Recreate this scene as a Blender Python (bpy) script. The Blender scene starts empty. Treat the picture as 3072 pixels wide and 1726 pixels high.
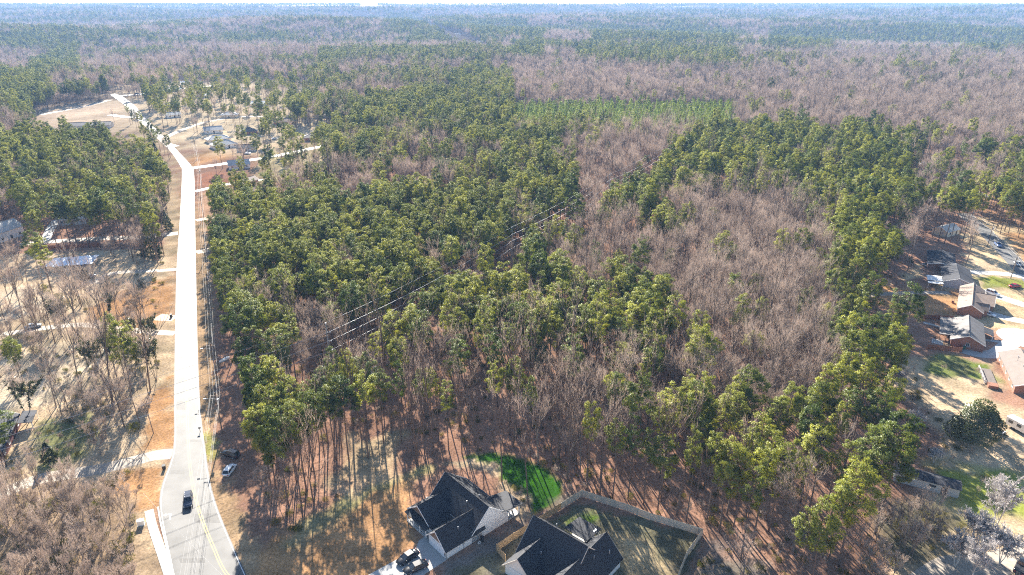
import bpy, bmesh, math, random
import numpy as np
from mathutils import Vector, Matrix

rad = math.radians
random.seed(11)
rng = np.random.default_rng(11)
S = bpy.context.scene
COL = S.collection

# ------------------------------------------------------------------ camera
CAM_H, PITCH = 100.0, rad(22.7)
cd = bpy.data.cameras.new('camera')
cam = bpy.data.objects.new('camera', cd)
COL.objects.link(cam)
cam.location = (0, 0, CAM_H)
cam.rotation_euler = (math.pi / 2 - PITCH, 0, 0)
cd.sensor_width, cd.lens = 36.0, 24.0
cd.clip_start, cd.clip_end = 0.5, 40000
S.camera = cam

# ------------------------------------------------------------------ sky, sun, exposure
SUN_EL, SUN_AZ = rad(28.0), rad(-13.6)      # azimuth from +Y, negative to the left
world = bpy.data.worlds.new('World')
S.world = world
world.use_nodes = True
wn = world.node_tree
for n in list(wn.nodes):
    wn.nodes.remove(n)
sky = wn.nodes.new('ShaderNodeTexSky')
sky.sky_type = 'NISHITA'
sky.sun_disc = False
sky.sun_elevation = SUN_EL
sky.sun_rotation = SUN_AZ
sky.air_density, sky.dust_density, sky.ozone_density = 1.0, 0.4, 2.0
bg = wn.nodes.new('ShaderNodeBackground')
bg.inputs['Strength'].default_value = 0.05
wo = wn.nodes.new('ShaderNodeOutputWorld')
wn.links.new(sky.outputs[0], bg.inputs[0])
wn.links.new(bg.outputs[0], wo.inputs[0])
sd = bpy.data.lights.new('sun', 'SUN')
sun = bpy.data.objects.new('sun', sd)
COL.objects.link(sun)
sd.energy, sd.angle, sd.color = 5.0, rad(0.5), (1.0, 0.93, 0.82)
SUN_DIR = Vector((math.sin(SUN_AZ) * math.cos(SUN_EL), math.cos(SUN_AZ) * math.cos(SUN_EL), math.sin(SUN_EL)))
sun.rotation_euler = (-SUN_DIR).to_track_quat('-Z', 'Y').to_euler()
S.view_settings.view_transform = 'Standard'
S.view_settings.look = 'None'
S.view_settings.gamma = 1.0
S.view_settings.use_curve_mapping = False
S.view_settings.exposure = 2.3
HAZE_DENSITY = 0.00010
HAZE_COLOR = (0.32, 0.56, 1.0)
S.cycles.max_bounces = 6
S.cycles.diffuse_bounces = 1
S.cycles.glossy_bounces = 2
S.cycles.transmission_bounces = 4
S.cycles.volume_bounces = 0
S.cycles.caustics_reflective = False
S.cycles.caustics_refractive = False
S.cycles.use_denoising = False
S.cycles.filter_width = 1.1

# ------------------------------------------------------------------ where things stand: survey of the photograph
FPX, CX, CY = 2048.0, 1536.0, 863.0
_fw = np.array([0, math.cos(PITCH), -math.sin(PITCH)])
_up = np.array([0, math.sin(PITCH), math.cos(PITCH)])
_rt = np.array([1.0, 0, 0])


def at(px, py, z=0.0):
    """place on the plane at height z that the photograph shows at pixel px, py (3072 wide)"""
    d = FPX * _fw + (px - CX) * _rt - (py - CY) * _up
    t = (z - CAM_H) / d[2]
    return Vector((t * d[0], t * d[1], z))


def pix(x, y, z):
    w = y * _fw[1] + (z - CAM_H) * _fw[2]
    return CX + FPX * x / w, CY - FPX * (y * _up[1] + (z - CAM_H) * _up[2]) / w


def hills(x, y):
    k = np.clip((np.hypot(x, y) - 800) / 750, 0, 1)
    k = k * k * (3 - 2 * k)
    z = k * 1.5 * (9 * np.sin(x / 310 + 1.0) * np.cos(y / 290 + .6) + 7 * np.sin(x / 730 - y / 410 + 2) + 4 * np.sin(y / 150 + x / 260)) + 58 * np.clip((np.hypot(x, y) - 2200) / 5000, 0, 1) ** 1.1
    return np.clip(z, -30, 60)


# ------------------------------------------------------------------ materials
def new_mat(name):
    m = bpy.data.materials.new(name)
    m.use_nodes = True
    t = m.node_tree
    for n in list(t.nodes):
        t.nodes.remove(n)
    out = t.nodes.new('ShaderNodeOutputMaterial')
    return m, t, out


def N(t, typ, **kw):
    n = t.nodes.new(typ)
    for k, v in kw.items():
        setattr(n, k, v)
    return n


def mat(name, c, rough=0.7, var=0.12, scale=1.5, metal=0.0, spec=0.4, bump=0.0, bscale=8.0, stretch=None):
    m, t, out = new_mat(name)
    p = N(t, 'ShaderNodeBsdfPrincipled')
    p.inputs['Roughness'].default_value = rough
    p.inputs['Metallic'].default_value = metal
    p.inputs['Specular IOR Level'].default_value = spec
    tc = N(t, 'ShaderNodeTexCoord')
    src = tc.outputs['Object']
    if stretch:
        mp = N(t, 'ShaderNodeMapping')
        mp.inputs['Scale'].default_value = stretch
        t.links.new(src, mp.inputs[0])
        src = mp.outputs[0]
    nz = N(t, 'ShaderNodeTexNoise')
    nz.inputs['Scale'].default_value = scale
    nz.inputs['Detail'].default_value = 5
    t.links.new(src, nz.inputs['Vector'])
    mr = N(t, 'ShaderNodeMapRange')
    mr.inputs[1].default_value, mr.inputs[2].default_value = .25, .75
    mr.inputs[3].default_value, mr.inputs[4].default_value = 1 - var, 1 + var
    t.links.new(nz.outputs[0], mr.inputs[0])
    mx = N(t, 'ShaderNodeVectorMath', operation='MULTIPLY')
    mx.inputs[0].default_value = c
    t.links.new(mr.outputs[0], mx.inputs[1])
    t.links.new(mx.outputs[0], p.inputs['Base Color'])
    if bump:
        n2 = N(t, 'ShaderNodeTexNoise')
        n2.inputs['Scale'].default_value = bscale
        t.links.new(src, n2.inputs['Vector'])
        b = N(t, 'ShaderNodeBump')
        b.inputs['Strength'].default_value = bump
        b.inputs['Distance'].default_value = .05
        t.links.new(n2.outputs[0], b.inputs['Height'])
        t.links.new(b.outputs[0], p.inputs['Normal'])
    t.links.new(p.outputs[0], out.inputs[0])
    return m


def leaf_mat(name, c1, c2, trans=0.35, tcol=None, gloss=0.0):
    """foliage: diffuse reflection plus light let through, colour varied from tree to tree and clump to clump"""
    m, t, out = new_mat(name)
    oi = N(t, 'ShaderNodeObjectInfo')
    tc = N(t, 'ShaderNodeTexCoord')
    nz = N(t, 'ShaderNodeTexNoise')
    nz.inputs['Scale'].default_value = .55
    t.links.new(tc.outputs['Object'], nz.inputs['Vector'])
    ad = N(t, 'ShaderNodeMath', operation='MULTIPLY_ADD')
    ad.inputs[1].default_value = .7
    t.links.new(nz.outputs[0], ad.inputs[0])
    sc = N(t, 'ShaderNodeMath', operation='MULTIPLY_ADD')
    sc.inputs[1].default_value, sc.inputs[2].default_value = 1.0, -.30
    t.links.new(oi.outputs['Random'], sc.inputs[0])
    t.links.new(sc.outputs[0], ad.inputs[2])
    mx = N(t, 'ShaderNodeMix', data_type='RGBA')
    mx.inputs[6].default_value = (*c1, 1)
    mx.inputs[7].default_value = (*c2, 1)
    t.links.new(ad.outputs[0], mx.inputs[0])
    d = N(t, 'ShaderNodeBsdfDiffuse')
    t.links.new(mx.outputs[2], d.inputs[0])
    last = d.outputs[0]
    if trans > 0:
        tr = N(t, 'ShaderNodeBsdfTranslucent')
        mu = N(t, 'ShaderNodeVectorMath', operation='MULTIPLY')
        mu.inputs[1].default_value = tcol or (1.5, 1.35, .6)
        t.links.new(mx.outputs[2], mu.inputs[0])
        t.links.new(mu.outputs[0], tr.inputs[0])
        ms = N(t, 'ShaderNodeMixShader')
        ms.inputs[0].default_value = trans
        t.links.new(last, ms.inputs[1])
        t.links.new(tr.outputs[0], ms.inputs[2])
        last = ms.outputs[0]
    if gloss > 0:
        g = N(t, 'ShaderNodeBsdfGlossy')
        g.inputs['Roughness'].default_value = .38
        g.inputs[0].default_value = (.9, .9, .85, 1)
        ms = N(t, 'ShaderNodeMixShader')
        ms.inputs[0].default_value = gloss
        t.links.new(last, ms.inputs[1])
        t.links.new(g.outputs[0], ms.inputs[2])
        last = ms.outputs[0]
    t.links.new(last, out.inputs[0])
    return m


def glass_mat(name, c):
    m, t, out = new_mat(name)
    p = N(t, 'ShaderNodeBsdfPrincipled')
    p.inputs['Base Color'].default_value = (*c, 1)
    p.inputs['Roughness'].default_value = .06
    p.inputs['Specular IOR Level'].default_value = .8
    t.links.new(p.outputs[0], out.inputs[0])
    return m


M = {}
M['pine'] = leaf_mat('pine_needles', (.048, .090, .020), (.28, .305, .052), .28, (1.6, 1.4, .5), .02)
M['young'] = leaf_mat('young_pine_needles', (.12, .19, .03), (.25, .30, .05), .30, (1.5, 1.5, .5), .02)
M['cedar'] = leaf_mat('cedar_sprays', (.025, .042, .012), (.060, .075, .022), .25, None, .02)
M['magnolia'] = leaf_mat('magnolia_leaves', (.028, .045, .010), (.10, .115, .028), .15, None, .05)
M['ivy'] = leaf_mat('ivy_leaves', (.025, .040, .010), (.060, .080, .015), .2, None, .05)
M['scrub'] = leaf_mat('scrub_leaves', (.085, .095, .025), (.17, .15, .05), .3, None, 0)
M['twig'] = leaf_mat('grey_twigs', (.30, .252, .212), (.49, .425, .365), .22, (1.2, 1, .9), 0)
M['palebark'] = leaf_mat('pale_twigs', (.46, .42, .40), (.62, .58, .55), .1, (1, 1, 1), 0)
M['bark'] = mat('pine_bark', (.13, .095, .075), .95, .3, 3, bump=.6)
M['greybark'] = mat('grey_bark', (.17, .14, .12), .95, .25, 3, bump=.5)
M['palewood'] = mat('pale_bark', (.5, .47, .44), .9, .2, 3)
M['asphalt'] = mat('worn_asphalt', (.115, .113, .11), .68, .30, .22, spec=.30)
M['concrete'] = mat('pale_concrete', (.42, .405, .38), .75, .08, .6)
M['gravel'] = mat('grey_gravel_and_shaded_concrete', (.34, .29, .235), .9, .18, 1.2)
M['dirtdrive'] = mat('pale_dirt', (.42, .33, .235), .95, .15, .8)
M['white_line'] = mat('white_road_paint', (.78, .77, .74), .6, .1, 2)
M['yellow_line'] = mat('yellow_road_paint', (.72, .40, .05), .6, .12, 2)
M['shingle_black'] = mat('charcoal_shingles', (.030, .032, .038), .82, .22, 2.5, bump=.5, bscale=5, spec=.35)
M['shingle_dark'] = mat('dark_weathered_shingles', (.042, .044, .052), .85, .3, .6, bump=.4, spec=.2)
M['shingle_grey'] = mat('grey_shingles', (.14, .13, .125), .85, .35, .6, bump=.4, stretch=(1.5, .12, 1))
M['shingle_tan'] = mat('tan_shingles', (.20, .15, .12), .85, .12, .8, bump=.3)
M['shingle_taupe'] = mat('taupe_shingles', (.15, .125, .11), .85, .12, .8, bump=.3)
M['shingle_pale'] = mat('pale_grey_shingles', (.46, .45, .43), .85, .15, .8, bump=.3)
M['metal_roof'] = mat('silver_tarp_roof', (.74, .78, .84), .35, .18, .9, metal=.1, bump=.5, bscale=1.2)
M['pink_roof'] = mat('pink_faded_roof', (.52, .36, .36), .8, .1, 1)
M['siding'] = mat('white_siding', (.72, .71, .70), .7, .04, 1.0)
M['cream'] = mat('cream_siding', (.62, .54, .42), .7, .06, 1.0)
M['grey_siding'] = mat('grey_siding', (.42, .43, .45), .7, .08, 1.0)
M['brick'] = mat('red_brick', (.25, .125, .085), .9, .25, 2.5, bump=.5, bscale=10, stretch=(1, 1, 4))
M['darkbrick'] = mat('maroon_brick', (.13, .045, .045), .9, .25, 2.5)
M['brown_trim'] = mat('brown_gable_shakes', (.20, .135, .095), .85, .15, 3)
M['white_trim'] = mat('white_trim', (.76, .75, .73), .6, .03, 2)
M['beige_trim'] = mat('beige_trim', (.55, .50, .43), .7, .05, 2)
M['door_white'] = mat('white_door_panel', (.70, .72, .75), .55, .03, 2)
M['door_dark'] = mat('dark_door', (.04, .035, .035), .5, .1, 2)
M['pane'] = glass_mat('window_glass', (.02, .025, .03))
M['fence_new'] = mat('new_cedar_boards', (.46, .31, .17), .85, .15, 3, stretch=(4, 4, .5))
M['fence_grey'] = mat('weathered_grey_boards', (.52, .45, .36), .9, .2, 2.5, stretch=(4, 4, .5))
M['fence_red'] = mat('red_brown_boards', (.24, .10, .055), .9, .2, 2.5, stretch=(4, 4, .5))
M['polewood'] = mat('pole_wood', (.17, .13, .10), .9, .2, 3)
M['polegrey'] = mat('grey_pole_steel', (.30, .30, .30), .6, .1, 2, metal=.2)
M['galv'] = mat('galvanised_steel', (.5, .52, .55), .4, .08, 2, metal=.4)
M['wire'] = mat('aluminium_wire', (.30, .29, .28), .6, .05, 1, metal=.0)
M['ceramic'] = mat('pale_insulator', (.78, .77, .75), .3, .03, 3)
M['rubber'] = mat('tyre_rubber', (.018, .018, .02), .85, .1, 5)
M['rim'] = mat('alloy_rim', (.45, .46, .48), .35, .05, 5, metal=.7)
M['plastic_black'] = mat('black_plastic', (.02, .02, .022), .5, .1, 4)
M['plastic_green'] = mat('green_plastic', (.02, .12, .08), .5, .1, 4)
M['tarp'] = mat('white_sheeting', (.72, .72, .70), .6, .1, 3)
M['rust'] = mat('rusty_brown', (.22, .10, .06), .8, .2, 4)
M['lamp_red'] = mat('red_lens', (.35, .02, .02), .3, .02, 4)
M['lamp_clear'] = mat('clear_lens', (.7, .72, .75), .15, .02, 4)
M['grassblade'] = leaf_mat('dry_grass_blades', (.36, .26, .13), (.46, .36, .20), .3, (1.1, 1, .8), 0)


def paint(name, c):
    return mat(name, c, .22, .03, 1, spec=.6)


# ------------------------------------------------------------------ mesh helpers
def obj(name, verts, faces, m, parent=None, smooth=False):
    me = bpy.data.meshes.new(name)
    me.from_pydata([tuple(v) for v in verts], [], faces)
    me.materials.append(m)
    if smooth:
        me.polygons.foreach_set('use_smooth', [True] * len(me.polygons))
    me.update()
    o = bpy.data.objects.new(name, me)
    COL.objects.link(o)
    if parent is not None:
        o.parent = parent
    return o


def tag(o, label=None, cat=None, group=None, kind=None):
    if label: o['label'] = label
    if cat: o['category'] = cat
    if group: o['group'] = group
    if kind: o['kind'] = kind
    return o


def thing(name, label, cat, loc=(0, 0, 0), rz=0.0, group=None):
    o = bpy.data.objects.new(name, None)
    COL.objects.link(o)
    o.location = loc
    o.rotation_euler = (0, 0, rz)
    o.empty_display_size = .5
    return tag(o, label, cat, group)


def clone(root, loc=None, rz=None, scale=None, label=None, group=None):
    def cp(o, par):
        c = o.copy()
        COL.objects.link(c)
        c.parent = par
        for ch in o.children:
            cp(ch, c)
        return c
    r = cp(root, None)
    if loc is not None: r.location = loc
    if rz is not None: r.rotation_euler = (0, 0, rz)
    if scale is not None: r.scale = (scale,) * 3 if not hasattr(scale, '__len__') else scale
    if label: r['label'] = label
    if group: r['group'] = group
    return r


class MB:
    """collects shapes of ONE part"""
    def __init__(s):
        s.v, s.f = [], []

    def poly(s, pts):
        n = len(s.v)
        s.v += [tuple(p) for p in pts]
        s.f.append(tuple(range(n, n + len(pts))))
        return s

    def box(s, x0, x1, y0, y1, z0, z1):
        n = len(s.v)
        s.v += [(x0, y0, z0), (x1, y0, z0), (x1, y1, z0), (x0, y1, z0), (x0, y0, z1), (x1, y0, z1), (x1, y1, z1), (x0, y1, z1)]
        for q in ((0, 3, 2, 1), (4, 5, 6, 7), (0, 1, 5, 4), (1, 2, 6, 5), (2, 3, 7, 6), (3, 0, 4, 7)):
            s.f.append(tuple(n + i for i in q))
        return s

    def slab(s, quad, t):
        """a sheet (list of points) given thickness t downwards"""
        k = len(quad)
        n = len(s.v)
        s.v += [tuple(p) for p in quad] + [(p[0], p[1], p[2] - t) for p in quad]
        s.f.append(tuple(range(n, n + k)))
        s.f.append(tuple(range(n + 2 * k - 1, n + k - 1, -1)))
        for i in range(k):
            j = (i + 1) % k
            s.f.append((n + i, n + k + i, n + k + j, n + j))
        return s

    def tube(s, pts, rads, k=6, cap=True):
        n0 = len(s.v)
        pts = [Vector(p) for p in pts]
        for i, p in enumerate(pts):
            d = (pts[min(i + 1, len(pts) - 1)] - pts[max(i - 1, 0)])
            d = d.normalized() if d.length > 1e-9 else Vector((0, 0, 1))
            a = d.cross(Vector((0.31, 0.95, 0.05)))
            if a.length < .05: a = d.cross(Vector((1, 0, 0)))
            a.normalize()
            b = d.cross(a)
            for j in range(k):
                th = 2 * math.pi * j / k
                s.v.append(tuple(p + (a * math.cos(th) + b * math.sin(th)) * rads[i]))
        for i in range(len(pts) - 1):
            for j in range(k):
                j2 = (j + 1) % k
                s.f.append((n0 + i * k + j, n0 + i * k + j2, n0 + (i + 1) * k + j2, n0 + (i + 1) * k + j))
        if cap:
            s.f.append(tuple(n0 + (len(pts) - 1) * k + j for j in range(k)))
            s.f.append(tuple(n0 + j for j in range(k - 1, -1, -1)))
        return s

    def lathe(s, prof, k=12, c=(0, 0, 0), axis='z'):
        n0 = len(s.v)
        for r, h in prof:
            for j in range(k):
                th = 2 * math.pi * j / k
                if axis == 'z': s.v.append((c[0] + r * math.cos(th), c[1] + r * math.sin(th), c[2] + h))
                else: s.v.append((c[0] + r * math.cos(th), c[1] + h, c[2] + r * math.sin(th)))
        for i in range(len(prof) - 1):
            for j in range(k):
                j2 = (j + 1) % k
                s.f.append((n0 + i * k + j, n0 + i * k + j2, n0 + (i + 1) * k + j2, n0 + (i + 1) * k + j))
        s.f.append(tuple(n0 + (len(prof) - 1) * k + j for j in range(k)))
        s.f.append(tuple(n0 + j for j in range(k - 1, -1, -1)))
        return s

    def build(s, name, m, parent=None, smooth=False):
        return obj(name, s.v, s.f, m, parent, smooth)


# ------------------------------------------------------------------ numpy polygon / noise helpers
def _hash(ix, iy, seed):
    h = (ix * 374761393 + iy * 668265263 + seed * 1442695041) & 0x7fffffff
    h = ((h ^ (h >> 13)) * 1274126177) & 0x7fffffff
    return ((h ^ (h >> 16)) & 0xffff) / 65535.0


def vnoise(x, y, sc, seed=0):
    x = np.asarray(x, float) / sc; y = np.asarray(y, float) / sc
    ix = np.floor(x).astype(np.int64); iy = np.floor(y).astype(np.int64)
    fx = x - ix; fy = y - iy
    fx = fx * fx * (3 - 2 * fx); fy = fy * fy * (3 - 2 * fy)
    a = _hash(ix, iy, seed); b = _hash(ix + 1, iy, seed); c = _hash(ix, iy + 1, seed); d = _hash(ix + 1, iy + 1, seed)
    return (a * (1 - fx) + b * fx) * (1 - fy) + (c * (1 - fx) + d * fx) * fy


def sdist(poly, x, y):
    """signed distance to a polygon, positive inside"""
    P = np.asarray(poly, float)
    dmin = np.full(x.shape, 1e9)
    ins = np.zeros(x.shape, bool)
    for i in range(len(P)):
        ax, ay = P[i]; bx, by = P[(i + 1) % len(P)]
        dx, dy = bx - ax, by - ay
        t = np.clip(((x - ax) * dx + (y - ay) * dy) / (dx * dx + dy * dy + 1e-12), 0, 1)
        dmin = np.minimum(dmin, np.hypot(x - ax - t * dx, y - ay - t * dy))
        c = ((ay > y) != (by > y))
        xi = ax + (y - ay) * dx / (dy if abs(dy) > 1e-12 else 1e-12)
        ins ^= c & (x < xi)
    return np.where(ins, dmin, -dmin)


def ldist(line, x, y):
    P = np.asarray(line, float)
    dmin = np.full(np.shape(x), 1e9)
    for i in range(len(P) - 1):
        ax, ay = P[i]; dx, dy = P[i + 1] - P[i]
        t = np.clip(((x - ax) * dx + (y - ay) * dy) / (dx * dx + dy * dy + 1e-12), 0, 1)
        dmin = np.minimum(dmin, np.hypot(x - ax - t * dx, y - ay - t * dy))
    return dmin


def G(*pts):
    return [tuple(at(*p)[:2]) for p in pts]


def spline(P, n=8):
    P = [Vector((p[0], p[1], 0)) for p in P]
    out = []
    for i in range(len(P) - 1):
        p0 = P[max(i - 1, 0)]; p1 = P[i]; p2 = P[i + 1]; p3 = P[min(i + 2, len(P) - 1)]
        for j in range(n):
            t = j / n
            out.append(.5 * ((2 * p1) + (p2 - p0) * t + (2 * p0 - 5 * p1 + 4 * p2 - p3) * t * t + (3 * p1 - p0 - 3 * p2 + p3) * t ** 3))
    out.append(P[-1])
    return [(p.x, p.y) for p in out]


# ------------------------------------------------------------------ roads (left and right edges surveyed)
ROAD_L = G((545, 1900), (516, 1726), (478, 1500), (519, 1350), (522, 1200), (525, 1000), (530, 800), (540, 650), (546, 520), (540, 497), (512, 455), (484, 427), (440, 385), (398, 345), (372, 315), (345, 295), (330, 284))
ROAD_R = G((830, 1900), (740, 1726), (645, 1500), (617, 1350), (600, 1200), (592, 1000), (588, 800), (585, 650), (582, 520), (572, 495), (530, 450), (507, 425), (466, 385), (428, 345), (402, 315), (368, 290), (345, 281))
RL, RR = spline(ROAD_L, 6), spline(ROAD_R, 6)
ROAD_POLY = RL + RR[::-1]
ROAD_MID = [((a[0] + b[0]) / 2, (a[1] + b[1]) / 2) for a, b in zip(RL, RR)]
YEL = spline(G((790, 1830), (683, 1726), (640, 1640), (600, 1540), (580, 1460), (570, 1390), (564, 1300), (561, 1200), (559, 1000), (559, 800), (562, 650), (564, 520)), 6)


def strip(line, w):
    L, Rr = [], []
    for i, p in enumerate(line):
        a = Vector(line[max(i - 1, 0)]); b = Vector(line[min(i + 1, len(line) - 1)])
        d = (b - a).normalized()
        nrm = Vector((-d.y, d.x))
        ww = w[i] if hasattr(w, '__len__') else w
        L.append(Vector(p) + nrm * ww / 2)
        Rr.append(Vector(p) - nrm * ww / 2)
    return [tuple(p) for p in L], [tuple(p) for p in Rr]


def ribbon(name, L, Rr, z, m, parent=None):
    v = []
    for a, b in zip(L, Rr):
        v += [(a[0], a[1], z), (b[0], b[1], z)]
    f = [(2 * i, 2 * i + 1, 2 * i + 3, 2 * i + 2) for i in range(len(L) - 1)]
    return obj(name, v, f, m, parent)


SIDE_ROADS = [  # name, pixels, width, material, height
    ('side_street', [(560, 507), (663, 493), (740, 482), (812, 471), (920, 449), (1008, 430), (1040, 424)], 7.0, 'concrete', .022),
    ('driveway', [(519, 1362), (470, 1366), (420, 1378), (300, 1408), (180, 1426), (90, 1446), (-40, 1500)], 4.2, 'gravel', .02),
    ('driveway', [(526, 955), (498, 954), (470, 951)], 5.0, 'dirtdrive', .021),
    ('driveway', [(526, 1000), (500, 999), (380, 990), (250, 975), (130, 985), (30, 1000), (-60, 1010)], 3.4, 'gravel', .019),
    ('driveway', [(532, 808), (480, 812), (400, 815), (330, 822), (290, 845), (235, 852)], 3.2, 'gravel', .018),
    ('driveway', [(588, 662), (615, 657), (645, 652)], 4.5, 'dirtdrive', .021),
    ('driveway', [(588, 758), (610, 753), (635, 748)], 5.0, 'dirtdrive', .021),
    ('driveway', [(583, 575), (640, 562), (720, 546), (790, 540)], 4.5, 'concrete', .021),
    ('driveway', [(60, 735), (110, 728), (200, 722), (300, 716), (420, 712), (534, 700)], 5.5, 'gravel', .02),
    ('driveway', [(170, 660), (150, 690), (135, 724)], 4.0, 'concrete', .024),
    ('street', [(2890, 640), (2960, 700), (3020, 760), (3072, 815), (3150, 900)], 7.0, 'asphalt', .02),
    ('street', [(2690, 470), (2800, 500), (2870, 545), (2950, 590)], 7.0, 'asphalt', .02),
    ('driveway', [(2910, 817), (2960, 819), (3030, 824), (3090, 835)], 4.5, 'concrete', .024),
    ('driveway', [(2925, 868), (2965, 880), (3010, 895), (3072, 915), (3130, 930)], 5.0, 'concrete', .024),
    ('driveway', [(2935, 935), (2985, 945), (3020, 955), (3072, 965), (3120, 972)], 4.5, 'concrete', .024),
    ('driveway', [(2885, 1050), (2935, 1062), (2985, 1062), (3020, 1040), (3055, 1015), (3090, 1008), (3130, 1020)], 5.0, 'concrete', .024),
    ('path', [(2950, 1020), (3010, 1028), (3040, 1040)], 1.6, 'concrete', .029),
    ('path', [(2770, 968), (2800, 975), (2830, 985)], 1.4, 'concrete', .02),
    ('driveway', [(2600, 886), (2700, 880), (2790, 878), (2850, 880)], 3.0, 'gravel', .02),
    ('driveway', [(2760, 1760), (2860, 1700), (2960, 1700), (3060, 1670), (3150, 1660)], 5.5, 'gravel', .02),  # concrete drive; the darker gravel colour stands in for tree shade on it
    ('side_street', [(335, 287), (400, 285), (470, 276), (560, 264), (640, 258)], 7.0, 'concrete', .05),
    ('side_street', [(530, 440), (490, 420), (560, 385), (640, 362), (740, 350), (860, 352)], 5.0, 'gravel', .05),
    ('farm_track', [(120, 345), (200, 330), (260, 318), (330, 300)], 7.0, 'gravel', .03),
    ('driveway', [(330, 345), (385, 352), (420, 352)], 7.0, 'concrete', .045),
]
LINES = []
for nm, pts, w, mm, z in SIDE_ROADS:
    LINES.append((nm, spline(G(*pts), 6), w, mm, z))

# concrete in front of house A
HU = Vector((.747, .664, 0)).normalized(); HV = Vector((-HU.y, HU.x, 0)); HO = Vector((-12.8, 102.1, 0))
HA_ROT = math.atan2(HU.y, HU.x)
def LA(u, v): p = HO + HU * u + HV * v; return (p.x, p.y)
DRIVE_A = [LA(0, -.2), LA(0, 5.9), LA(1.0, 6.8), LA(.6, 7.8), LA(-1.2, 7.6), LA(-3, 6.1), LA(-14, 6.6), LA(-22, 7), LA(-22, .0), LA(-7, -.4), LA(-3.5, -.3)]
FENCE_B = [(-3.0, 104.2), (15.2, 120.3), (24.5, 115.7), (28.5, 113.2), (38.6, 108.4), (33.9, 102.3), (31.7, 98.1), (27.5, 90.5)]

# transmission line
TP = [(-140, 88), (-49, 162), (0, 245), (48, 330), (97, 415)]
CORR = [(-75, 141), (-49, 162), (0, 245), (48, 330), (97, 415)]
FAR_CORR = [tuple(at(*p, 0)[:2]) for p in ((1225, 70), (1286, 93), (1360, 118), (1442, 154), (1560, 172), (1700, 172), (1800, 172))]

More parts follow.
